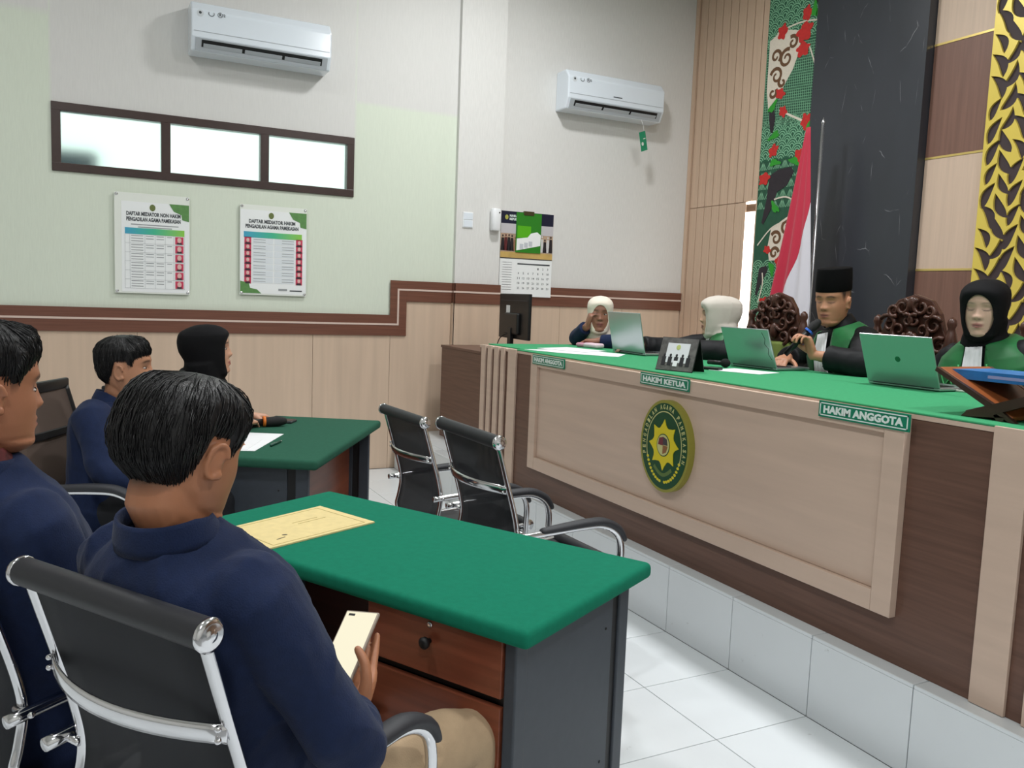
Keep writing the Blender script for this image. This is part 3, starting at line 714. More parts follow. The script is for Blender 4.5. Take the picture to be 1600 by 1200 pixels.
# ------------------------------------------------------------------ mesh office chairs
M_meshb = mat('black chair mesh', (44, 46, 51), rough=0.75, bump=0.3, bscale=900, alpha=0.84)
M_meshg = mat('brown grey chair mesh', (96, 80, 72), rough=0.8, bump=0.3, bscale=900, alpha=0.86)
M_vinyl = mat('black vinyl', (40, 41, 45), rough=0.5)
M_pad = mat('arm pad rubber', (46, 47, 52), rough=0.55)
PROF = [(-0.300, 0.925), (-0.262, 0.80), (-0.226, 0.68), (-0.212, 0.60), (-0.222, 0.53), (-0.232, 0.485), (-0.215, 0.445), (-0.16, 0.425), (-0.02, 0.420), (0.14, 0.432), (0.225, 0.440)]
def chair(label, loc, rz, style='chrome', scale=1.0):
    c = thing('office_chair', label, 'chair', loc, rz, 'mesh office chairs'); c.scale = (scale,) * 3
    mm = M_meshb if style == 'chrome' else M_meshg; fm = M_chrome if style == 'chrome' else M_black
    hw = 0.212
    P_, _ = smooth_path([Vector((0, a, b)) for a, b in PROF], [1] * len(PROF), 5)
    for s in (-1, 1):
        MB().tube([p + Vector((s * hw, 0, 0)) for p in P_], 0.0145, n=8, flat=(0.85, 0.62), ref=(1, 0, 0)).build('side_rail', fm, c, True)
    k = next(i for i, p in enumerate(P_) if p.y > -0.20 and p.z < 0.45)
    for nm, rng in (('backrest', P_[:k + 1]), ('seat', P_[k:])):
        b = MB(); V = []; F = []
        for p in rng:
            for i in range(7):
                u = -1 + i / 3
                sag = 0.014 * (1 - u * u)
                V.append(Vector((u * (hw - 0.004), p.y - (sag * 0.6 if nm == 'backrest' else 0), p.z - (0 if nm == 'backrest' else sag))))
        n = len(rng)
        for j in range(n - 1):
            for i in range(6): F.append((j * 7 + i, j * 7 + i + 1, (j + 1) * 7 + i + 1, (j + 1) * 7 + i))
        b.add(V, F); o = b.build(nm, mm if nm == 'backrest' else M_vinyl, c, True)
        sd = o.modifiers.new('thick', 'SOLIDIFY'); sd.thickness = 0.004 if nm == 'backrest' else 0.02; sd.offset = -1 if nm == 'seat' else 0
    if style == 'chrome':
        for nm, y, z in (('top_roll', -0.303, 0.935), ('seat_roll', 0.232, 0.440)):
            t = MB().tube([(-hw - 0.010, y, z), (hw + 0.010, y, z)], 0.0235, n=18, ref=(0, 0, 1)).build(nm, M_vinyl, c, 'auto')
            for s in (-1, 1):
                MB().lathe([(0.024, 0), (0.0255, 0.003), (0.0255, 0.008), (0.018, 0.012), (0.011, 0.010), (0.009, 0.0125), (0.002, 0.013)], (s * (hw + 0.010), y, z), (s, 0, 0), 18).build('end_cap', M_chrome, t, True)
    else:
        MB().box((0, -0.303, 0.935), (2 * hw + 0.03, 0.02, 0.042), None, 0.008).build('top_bar', M_black, c, 'auto')
        MB().box((0, -0.252, 0.765), (2 * hw, 0.014, 0.03), Euler((R(16), 0, 0)).to_matrix(), 0.004).build('cross_bar', M_black, c)
    br = [Vector((s_ * hw * 1.02, -0.262 - 0.055 * (1 - s_ * s_), 0.770)) for s_ in [-1 + i / 8 for i in range(17)]]
    if style == 'chrome':
        bo = MB().tube(br, 0.016, n=8, flat=(1.0, 0.22), ref=(0, 0, 1)).build('back_brace', M_chrome, c, True)
        for s in (-1, 1):
            for dz in (-0.008, 0.010): MB().ell((s * hw * 0.985, -0.272, 0.77 + dz), (0.0055, 0.0055, 0.0055), None, 10, 6).build('bolt', M_chrome, bo, True)
    ax = hw + 0.034
    for s in (-1, 1):
        path = [(s * ax, -0.262, 0.607), (s * ax, -0.10, 0.616), (s * ax, 0.05, 0.622), (s * ax, 0.12, 0.618), (s * ax, 0.175, 0.592), (s * ax, 0.203, 0.545), (s * ax, 0.205, 0.45), (s * ax, 0.19, 0.20), (s * ax, 0.18, 0.05), (s * ax, 0.165, 0.018), (s * ax, 0.12, 0.0135), (s * ax, -0.20, 0.0135)]
        f = MB().tube(path, 0.0125, n=10, sub=4, ref=(1, 0, 0)).build('arm_frame', M_chrome, c, True)
        pad = [(s * ax, -0.125, 0.624), (s * ax, -0.05, 0.629), (s * ax, 0.05, 0.635), (s * ax, 0.125, 0.631), (s * ax, 0.185, 0.602), (s * ax, 0.212, 0.566)]
        MB().tube(pad, [0.018, 0.022, 0.024, 0.024, 0.024, 0.019], n=12, sub=4, flat=(1.0, 0.62), ref=(1, 0, 0), round_caps=True).build('arm_pad', M_pad, c, True)
        MB().tube([(s * (hw - 0.005), -0.222, 0.607), (s * (ax + 0.006), -0.222, 0.607)], 0.008, n=8).ell((s * (ax + 0.013), -0.222, 0.609), (0.006, 0.007, 0.007), None, 8, 6).build('arm_bolt', M_chrome, f, True)
    MB().tube([(-ax, -0.20, 0.0135), (ax, -0.20, 0.0135)], 0.0125, n=10).build('base_bar', M_chrome, c, True)
    MB().tube([(-ax, 0.204, 0.40), (ax, 0.204, 0.40)], 0.011, n=10).build('seat_bar', M_chrome, c, True)
    return c
CH1 = chair('black mesh chair with chrome brace, under the man holding a phone', (0.280, 1.528, 0), R(-57.5))
CH2 = chair('black mesh chair of the man at the left picture edge', (-0.05, 2.054, 0), R(-57.5))
CH3 = chair('empty black mesh chair standing closest to the framed bench front', (1.503, 2.69, 0), R(-87.3))
CH4 = chair('empty black mesh chair beside the rear desk corner', (1.49, 3.375, 0), R(-86), scale=0.96)
CH5 = chair('brown grey mesh chair with black top bar, behind the seated man at the rear desk', (0.10, 3.58, 0), R(-118), 'black', 1.06)
CH6 = chair('brown grey mesh chair under the woman in the black headscarf', (0.44, 4.17, 0), R(-118), 'black', 1.0)
# ------------------------------------------------------------------ things on the bench
ZB = 1.1085
M_silver = mat('silver laptop shell', (176, 184, 186), rough=0.28, metal=0.75); M_dgrey = mat('dark grey shell', (70, 72, 76), rough=0.4, metal=0.3); M_screen = mat('laptop screen', (24, 26, 30), rough=0.15)
M_paper = mat('white paper', (240, 241, 243), rough=0.8, var=0.01, vscale=30)
def laptop(label, A, B, dep, lean, stick=False, logo=False, shell=None):
    """A, B hinge ends on the bench, user sits on the +X side"""
    A = Vector((*A, ZB)); B = Vector((*B, ZB)); m = (A + B) / 2; d = (B - A); w = d.length
    rz = math.atan2(d.y, d.x)                       # local x from A to B, local y towards the user
    L = thing('laptop', label, 'laptop', m, rz, 'laptops on the bench'); sh = shell or M_silver
    b = MB().box((0, 0.115, 0.009), (w, 0.23, 0.013), None, 0.004).build('base', sh, L)
    kb = MB()
    for r_ in range(5):
        for c_ in range(12): kb.box((-w / 2 + 0.03 + c_ * (w - 0.06) / 11, 0.04 + r_ * 0.019, 0.0165), (0.018, 0.015, 0.003))
    kb.build('keyboard', M_black, b)['kind'] = 'stuff'
    MB().box((0, 0.18, 0.0158), (0.1, 0.055, 0.001)).build('touchpad', M_dgrey, b)
    for sx in (-1, 1): MB().lathe([(0.006, 0), (0.006, 0.0025)], (sx * w * 0.4, 0.03, 0), (0, 0, 1), 8).build('foot', M_black, b)
    for sx in (-1, 1): MB().lathe([(0.006, 0), (0.006, 0.0025)], (sx * w * 0.4, 0.2, 0), (0, 0, 1), 8).build('foot', M_black, b)
    ml = Matrix.Rotation(R(lean), 3, 'X')
    def lp(x, y, z): return Vector((0, 0.0, 0.014)) + ml @ Vector((x, y, z))
    lid = MB().box(lp(0, 0, dep / 2), (w, 0.007, dep), ml, 0.003).build('lid', sh, L)
    MB().box(lp(0, 0.0042, dep / 2 + 0.004), (w - 0.012, 0.001, dep - 0.02), ml).build('screen', M_screen, lid)
    MB().tube([(-w * .42, 0.002, 0.014), (w * .42, 0.002, 0.014)], 0.0055, n=8).build('hinge', M_dgrey, L)
    if logo: MB().lathe([(0.012, 0), (0.012, 0.0006)], lp(0.0, -0.0036, dep * .52), ml @ Vector((0, -1, 0)), 20).build('lid_logo', mat('lid logo', (70, 110, 92), rough=.2, metal=.8), lid)
    if stick:
        s = MB(); pts = [lp(-w * .5 * q, -0.0038, z * dep) for q, z in stick]
        s.tube(pts, 0.0014, n=4); s.build('sticker_line', M_black, lid)
    return L
laptop('silver laptop in front of the woman in the cream headscarf', (2.875, 4.293), (2.863, 3.945), 0.235, 12)
laptop('silver laptop the judge with the black cap types on', (2.955, 3.337), (2.972, 3.022), 0.200, 22, [(-0.72, .92), (-0.80, .75), (-0.74, .62), (-0.86, .5), (-0.80, .36), (-0.90, .22)])
laptop('silver laptop with a round lid logo before the judge in black headscarf', (2.960, 2.478), (2.975, 2.151), 0.215, 22, None, True)

# photo stand (tent card)
ts = thing('photo_stand', 'small tent shaped photo stand above the HAKIM KETUA plate', 'photo stand', (2.43, 3.075, ZB), math.atan2(-0.158, 0.064))
tb = MB(); wv = 0.19; th = 0.150; dp = 0.055
fr = [(-dp, 0.0), (-dp + 0.004, 0.0), (0.002, th), (-0.002, th + 0.003)]
tb = MB().prism([(q[0], q[1]) for q in fr], (wv / 2, 0, 0), (0, 1, 0), (0, 0, 1), -wv) if False else MB()
lean = math.atan2(dp, th)
mf = Matrix.Rotation(-lean, 3, 'X'); mb_ = Matrix.Rotation(lean, 3, 'X')
MB().box((0, -dp / 2, th / 2), (wv, 0.004, th * 1.06), mf).build('front_board', M_black, ts)
MB().box((0, dp / 2, th / 2), (wv, 0.004, th * 1.06), mb_).build('back_board', M_black, ts)
def tf(x, z, e=0.0035): return Vector((0, -dp / 2, th / 2)) + mf @ Vector((x, -e, z - th / 2))
MB().box(tf(0, th / 2, .0026), (wv - 0.004, 0.001, th * 1.03), mf).build('print_border', mat('photo grey', (96, 94, 92), rough=.35, var=.4, vscale=40), ts)
MB().box(tf(0.0, th * .54, .0034), (wv * .60, 0.001, th * .62), mf).build('print_white', mat('photo white', (226, 228, 232), rough=.3), ts)
MB().ell(tf(0, th * .72, .0042), (0.011, 0.001, 0.013), mf, 14, 8).build('print_seal', mat('photo seal', (186, 196, 120)), ts)
M_ph = mat('photo dark figure', (38, 38, 42), rough=.4)
for q in range(5):
    x = -0.062 + q * 0.031
    b = MB(); b.box(tf(x, th * .27, .0042), (0.02, 0.001, 0.042), mf); b.ell(tf(x, th * .27 + .028, .0042), (.006, .001, .008), mf, 10, 6)
    b.build('print_figure', M_ph, ts)
MB().box(tf(0.0, th * .20, .005), (0.022, 0.001, 0.026), mf).build('print_figure', M_paper, ts)

# papers
def sheet(label, pts, z, group=None, t=0.0015, curl=0.0):
    o = thing('paper_sheet', label, 'paper', (*pts[0], z), 0, group)
    b = MB(); b.prism([(p[0] - pts[0][0], p[1] - pts[0][1]) for p in pts], (0, 0, 0), (1, 0, 0), (0, 1, 0), t); b.build('sheet', M_paper, o)
    return o
sheet('large white paper sheet lying over the far end of the bench', [(2.33, 4.42), (2.42, 4.15), (2.62, 3.86), (2.80, 4.05), (2.70, 4.45)], ZB, 'papers on the bench')
sheet('white paper sheet on top of the larger one at the far bench end', [(2.46, 4.50), (2.60, 4.18), (2.82, 4.28), (2.74, 4.62)], ZB + 0.0025, 'papers on the bench')
sheet('white paper sheet beside the photo stand', [(2.62, 3.10), (2.72, 2.87), (2.90, 2.93), (2.83, 3.16)], ZB, 'papers on the bench')
# pencil case
pc = thing('pencil_case', 'pink and white pencil case beside the cream headscarf woman', 'pencil case', (2.93, 4.64, ZB), R(102))
MB().box((-0.03, 0, 0.016), (0.13, 0.075, 0.031), None, 0.012).build('case_body', mat('pale pink case', (226, 200, 212), rough=.6), pc, True)
MB().box((0.065, 0.0, 0.014), (0.085, 0.07, 0.028), None, 0.012).build('case_end', mat('rose case', (196, 140, 160), rough=.6), pc, True)
# goose-neck desk microphone and acrylic holder
dm = thing('desk_microphone', 'black microphone lying by a clear holder behind the photo stand', 'microphone', (2.80, 3.28, ZB), R(-75))
MB().tube([(-0.03, 0, 0.02), (0.05, 0, 0.022)], 0.0115, n=12).build('handle', M_black, dm, True); MB().ell((0.07, 0, 0.0225), (0.026, 0.022, 0.022), None, 14, 10).build('grille', mat('black foam', (18, 18, 18), rough=.9, bump=.5, bscale=600), dm, True)
ah = thing('acrylic_holder', 'clear upright holder with black base beside the desk microphone', 'holder', (2.64, 3.13, ZB), R(-65))
MB().box((0, 0, 0.006), (0.13, 0.05, 0.012), None, 0.002).build('base', M_black, ah); MB().box((-0.045, 0, 0.042), (0.012, 0.03, 0.06), None, 0.002).build('upright', mat('clear acrylic', (236, 240, 236), rough=.1, trans=.7), ah)
# wooden folding book stand with a blue book, near end
rs = thing('book_stand', 'crossed wooden folding book stand on the near end of the bench', 'book stand', (2.50, 1.545, ZB), 0)
M_reh = mat('dark varnished wood', (62, 44, 36), rough=.35, var=.2, vscale=6); M_rehb = mat('orange brown varnish', (150, 84, 44), rough=.35, var=.15, vscale=6)
def board(p0, p1, x0, x1, t=0.014):
    b = MB(); d = Vector((0, p1[0] - p0[0], p1[1] - p0[1])); ln = d.length; d.normalize(); nrm = Vector((0, -d.z, d.y))
    b.box(Vector(((x0 + x1) / 2, (p0[0] + p1[0]) / 2, (p0[1] + p1[1]) / 2)), (x1 - x0, ln, t), Matrix((Vector((1, 0, 0)), d, nrm)).transposed(), 0.003)
    return b
b = board((0.185, 0.126), (-0.06, -0.0), -0.12, 0.12); b.v = [v + Vector((0, 0, 0.009)) for v in b.v]; b.build('board', M_rehb, rs)
b = board((0.085, 0.0), (-0.25, 0.120), -0.12, 0.12); b.v = [v + Vector((0, 0, 0.009)) for v in b.v]; b.build('board', M_reh, rs)
for x in (-0.134, 0.122):
    c = MB(); c.prism([(0.09, 0.0), (0.075, 0.014), (-0.02, 0.052), (-0.25, 0.135), (-0.25, 0.112), (-0.06, 0.036), (-0.012, 0.016), (-0.022, 0.0), (-0.04, 0.0), (-0.048, 0.012), (0.03, 0.004)], (x, 0, 0), (0, 1, 0), (0, 0, 1), 0.018); c.build('side_rail', M_reh, rs)
    c = MB(); c.prism([(0.185, 0.14), (0.19, 0.128), (0.0, 0.03), (-0.06, 0.0), (-0.08, 0.0), (-0.01, 0.045)], (x + .001, 0, 0), (0, 1, 0), (0, 0, 1), 0.017); c.build('side_rail', M_reh, rs)
bk = thing('book', 'thick blue book lying on the wooden book stand', 'book', (2.52, 1.62, ZB + 0.107), R(2))
MB().box((0, -0.035, 0.014), (0.19, 0.25, 0.022)).build('pages', M_paper, bk)
b = MB(); b.box((0, -0.035, 0.0265), (0.195, 0.26, 0.003)); b.box((0, -0.035, 0.0015), (0.195, 0.26, 0.003)); b.box((-0.097, -0.035, 0.014), (0.004, 0.26, 0.028)); b.box((0, 0.0935, 0.014), (0.195, 0.003, 0.0275))
b.build('cover', mat('blue cover', (36, 112, 178), rough=.4, var=.25, vscale=20), bk)
MB().box((-0.0995, -0.075, 0.014), (0.001, 0.11, 0.009)).build('spine_label', mat('pale spine label', (150, 160, 206), rough=.5), bk)
ph = thing('phone', 'pale phone lying on the bench beside the book stand', 'phone', (3.12, 2.09, ZB), R(95))
MB().box((0, 0, 0.0045), (0.15, 0.072, 0.009), None, 0.003).build('body', mat('pale phone', (196, 200, 190), rough=.3), ph); MB().box((0, 0, 0.0093), (0.14, 0.064, 0.0006)).build('glass', M_screen, ph)

# monitor on the registrar desk, seen from behind
mo = thing('computer_monitor', 'black computer monitor seen from behind on the registrar desk', 'monitor', (2.86, 5.60, 1.0205), R(-4))
sc_ = MB().box((0, 0, 0.255), (0.025, 0.56, 0.335), None, 0.006).build('screen_housing', M_black, mo)
MB().box((-0.02, 0, 0.20), (0.035, 0.26, 0.16), None, 0.012).build('rear_bulge', M_black, sc_); MB().box((0.0135, 0, 0.26), (0.002, 0.54, 0.30)).build('display', M_screen, sc_)
MB().box((-0.0135, 0.0, 0.372), (0.003, 0.50, 0.006)).build('seam', M_dgrey, sc_)
for a, b_, c_, d_ in ((0.10, 0.285, 0.07, 0.10), (0.155, 0.215, 0.025, 0.03)): MB().box((-0.0140, a, b_), (0.002, c_, d_)).build('rating_label', M_paper, sc_)
MB().box((-0.03, 0, 0.085), (0.03, 0.06, 0.17), None, 0.004).build('stand_neck', M_black, mo); MB().box((-0.01, 0, 0.008), (0.19, 0.26, 0.014), None, 0.004).build('stand_foot', M_black, mo)
MB().tube([(-0.035, 0.03, 0.13), (-0.07, 0.10, 0.09), (-0.06, 0.2, 0.02), (-0.05, 0.3, 0.006)], 0.004, n=6, sub=5).build('cable', M_black, mo, True)

# ------------------------------------------------------------------ things on the desks
ev = thing('envelope', 'large yellow paper envelope lying on the front desk', 'envelope', (0.53, 2.36, 0.7385))
q = [(0.752, 2.327), (0.648, 2.558), (0.330, 2.387), (0.418, 2.168)]
MB().prism([(p[0] - 0.53, p[1] - 2.36) for p in q], (0, 0, 0), (1, 0, 0), (0, 1, 0), 0.004).build('body', mat('yellow envelope paper', (224, 204, 146), rough=.75, var=.05, vscale=40), ev)
M_eline = mat('printed envelope line', (176, 156, 96), rough=.8)
def lerp2(u, v):
    a = Vector(q[3]).lerp(Vector(q[0]), u); b = Vector(q[2]).lerp(Vector(q[1]), u); return a.lerp(b, v) - Vector((0.53, 2.36))
def eline(u0, v0, u1, v1, w=0.0018):
    b = MB(); b.tube([(*lerp2(u0, v0), 0.0042), (*lerp2(u1, v1), 0.0042)], w, n=4, flat=(1, .15), ref=(0, 0, 1) if False else (1, 0, 0)); b.build('printed_line', M_eline, ev)
for a in ((.06, .06, .06, .94), (.06, .94, .93, .94), (.93, .94, .93, .06), (.93, .06, .06, .06), (.5, .62, .75, .62), (.52, .55, .8, .55)): eline(*a)
b = MB(); p = lerp2(.27, .30); b.ell((p.x, p.y, 0.0042), (0.008, 0.005, 0.0006), None, 12, 6); b.build('printed_crest', mat('crest ink', (90, 80, 60)), ev)
b = MB(); p = lerp2(.20, .22); b.box((p.x, p.y, 0.0042), (0.03, 0.004, 0.0006), Matrix.Rotation(R(35), 3, 'Z')); b.build('printed_line', MATS['crest ink'], ev)

def onB(x, y): return (x * 1.03, y * 1.03)
ZD = 0.7385
sheet('white paper stack on the rear desk in front of the seated man', [(0.43, 3.62), (0.62, 3.54), (0.82, 3.93), (0.63, 4.03)], ZD, 'papers on the rear desk')
sheet('smaller white sheet on the paper stack on the rear desk', [(0.45, 3.64), (0.60, 3.58), (0.70, 3.80), (0.55, 3.87)], ZD + 0.0018, 'papers on the rear desk')
pn = thing('pen', 'dark green pen lying beside the paper on the rear desk', 'pen', (0.735, 3.675, ZD), R(57))
MB().tube([(-0.06, 0, 0.0055), (0.045, 0, 0.0055)], 0.0052, n=10).build('barrel', mat('green pen', (20, 70, 56), rough=.3), pn, True)
MB().tube([(0.045, 0, 0.0055), (0.058, 0, 0.0055), (0.068, 0, 0.0055)], [0.0048, 0.003, 0.0008], n=10).build('tip', M_chrome, pn, True); MB().box((-0.035, 0, 0.0112), (0.04, 0.003, 0.0015)).build('clip', M_chrome, pn)
mc = thing('microphone', 'black microphone with an orange ring lying on the rear desk', 'microphone', (0.73, 4.17, ZD), R(-2))
MB().tube([(-0.17, 0, 0.018), (0.05, 0, 0.022)], [0.0145, 0.018], n=14).build('handle', M_black, mc, True)
MB().tube([(0.05, 0, 0.022), (0.062, 0, 0.0225), (0.11, 0, 0.026), (0.135, 0, 0.026)], [0.021, 0.024, 0.026, 0.020], n=16, round_caps=True).build('grille', mat('black mesh grille', (26, 26, 27), rough=.6, bump=.6, bscale=900), mc, True)
MB().lathe([(0.022, -0.007), (0.0265, -0.006), (0.0265, 0.006), (0.022, 0.007)], (0.045, 0, 0.0265), (1, 0, 0), 16).build('orange_ring', mat('orange rubber', (222, 120, 40), rough=.5), mc, True)
MB().box((-0.02, -0.0172, 0.022), (0.05, 0.002, 0.016)).build('white_label', M_paper, mc)
tb = thing('tablet', 'dark phone lying face up behind the microphone on the rear desk', 'phone', (0.87, 4.31, ZD), R(-32))
MB().box((0, 0, 0.006), (0.17, 0.085, 0.012), None, 0.004).build('body', M_dgrey, tb); MB().box((0, 0, 0.0123), (0.16, 0.076, 0.0006)).build('glass', M_screen, tb)

# ------------------------------------------------------------------ things on the walls
M_acw = mat('white air conditioner shell', (226, 234, 242), rough=0.18, coat=0.3); M_acg = mat('grey air outlet', (176, 182, 188), rough=0.4)
def aircon(label, x0, x1, y, z0, z1, tagged=False):
    a = thing('air_conditioner', label, 'air conditioner', ((x0 + x1) / 2, y, z0), 0, 'wall air conditioners'); w = x1 - x0; h = z1 - z0; d = 0.21
    pr = [(0, 0), (0, h), (-d * 0.75, h), (-d, h * 0.80), (-d, h * 0.27), (-d * 0.80, 0.0)]
    b = MB(); b.prism(pr, (-w / 2, 0, 0), (0, 1, 0), (0, 0, 1), w); o = b.build('shell', M_acw, a); 
    md = o.modifiers.new('bevel', 'BEVEL'); md.width = 0.012; md.segments = 3
    # louvre slot along the sloping lower front
    A = Vector((0, -d, h * 0.27)); B = Vector((0, -d * 0.80, 0.0)); t = (B - A).normalized(); n = Vector((0, t.z, -t.y)); n = n if n.y < 0 else -n
    M3 = Matrix((Vector((1, 0, 0)), t, Vector((1, 0, 0)).cross(t))).transposed()
    c = (A + B) / 2
    MB().box(c + n * 0.003, (w * 0.94, (B - A).length * 0.86, 0.006), M3).build('outlet_frame', M_acg, a)
    sl = MB().box(c - t * 0.008 + n * 0.0062, (w * 0.86, (B - A).length * 0.50, 0.002), M3).build('outlet_slot', M_black, a)
    for k in range(3):
        MB().box(c + t * 0.004 + n * 0.010 + Vector(((k - 1) * w * 0.285, 0, 0)), (w * 0.265, 0.028, 0.004), M3 @ Matrix.Rotation(R(18), 3, 'X')).build('louvre', M_acg, a)
    MB().box((0, -d - 0.0005, h * 0.38), (w * 0.965, 0.004, 0.003)).build('front_seam', M_acg, a)
    M_ink = mat('printed ink', (60, 66, 70), rough=.5)
    lab = MB(); lab.lathe([(0.022, 0), (0.022, 0.0008)], (-w * 0.44, -d - 0.001, h * 0.74), (0, -1, 0), 20); lab.build('energy_sticker', mat('sticker grey', (208, 214, 218), rough=.4), a)
    MB().lathe([(0.009, 0), (0.009, 0.0008)], (-w * 0.44, -d - 0.002, h * 0.75), (0, -1, 0), 16).build('sticker_mark', M_ink, a)
    s2 = [Vector((-w * 0.365 + 0.018 * math.cos(t_), -d - 0.0015, h * 0.76 + 0.016 * math.sin(t_))) for t_ in [R(150 + i * 24) for i in range(11)]]
    MB().tube(s2, 0.0022, n=5).build('sticker_mark', M_ink, a)
    s3 = [Vector((-w * 0.305 + 0.016 * math.cos(t_), -d - 0.0015, h * 0.76 + 0.016 * math.sin(t_))) for t_ in [R(60 + i * 26) for i in range(11)]]
    MB().tube(s3, 0.0016, n=5).build('sticker_mark', M_ink, a); text('sticker_text', 'R32', (-w * 0.312, -d - 0.001, h * 0.735), (1, 0, 0), (0, 0, 1), 0.040, 0.018, M_ink, a, 0.02)
    if tagged:
        b = MB(); b.box((0.06 * 0, -d - 0.001, h * .45), (0.09, 0.001, 0.008)); b.build('brand_mark', M_ink, a)
    return a
aircon('white split air conditioner above the strip window', 0.66, 1.615, 6.44, 3.0, 3.325)
aircon('white split air conditioner with a green tag, on the alcove wall', 3.635, 4.63, 6.50, 3.02, 3.345, True)
tg = thing('hang_tag', 'small green hang tag dangling under the right air conditioner', 'tag', (4.40, 6.26, 2.87), R(20))
MB().box((0, 0, -0.045), (0.095, 0.003, 0.165), Euler((0, R(-18), 0)).to_matrix()).build('card', mat('tag green', (22, 150, 110), rough=.4), tg)
MB().lathe([(0.016, 0), (0.016, 0.001)], (-0.01, -0.002, -0.07), (0, -1, 0), 16).build('print_dot', M_signw, tg); MB().box((0.012, -0.002, -0.02), (0.03, 0.001, 0.008), Euler((0, R(-18), 0)).to_matrix()).build('print_bar', M_signw, tg)
MB().tube([(0.01, 0, 0.02), (0.03, 0.03, 0.10), (0.03, 0.06, 0.16)], 0.0015, n=5).build('string', M_white, tg)

M_ink2 = mat('notice ink', (70, 74, 78), rough=.6); M_print = mat('notice print', (232, 236, 228), rough=.35); M_print2 = mat('notice white print', (240, 243, 243), rough=.35)
M_olive = mat('notice green', (92, 140, 78), rough=.5, var=.12, vscale=40); M_port = mat('portrait red', (200, 64, 92), rough=.5, var=.15, vscale=90); M_face = mat('portrait face', (222, 186, 178), rough=.5); M_pd = mat('portrait dark', (60, 44, 52), rough=.5)
def hdr(name, c0, c1):
    m = bpy.data.materials.new(name); m.use_nodes = True; nt = m.node_tree; b = nt.nodes['Principled BSDF']
    tc = nt.nodes.new('ShaderNodeTexCoord'); sx = nt.nodes.new('ShaderNodeSeparateXYZ'); nt.links.new(tc.outputs['Generated'], sx.inputs[0])
    r = nt.nodes.new('ShaderNodeValToRGB'); r.color_ramp.elements[0].color = srgb(*c0); r.color_ramp.elements[1].color = srgb(*c1); e = r.color_ramp.elements.new(0.5); e.color = srgb(64, 184, 142)
    nt.links.new(sx.outputs['X'], r.inputs[0]); nt.links.new(r.outputs[0], b.inputs['Base Color']); return m
M_hdr = hdr('teal to lime band', (64, 160, 196), (140, 202, 70))
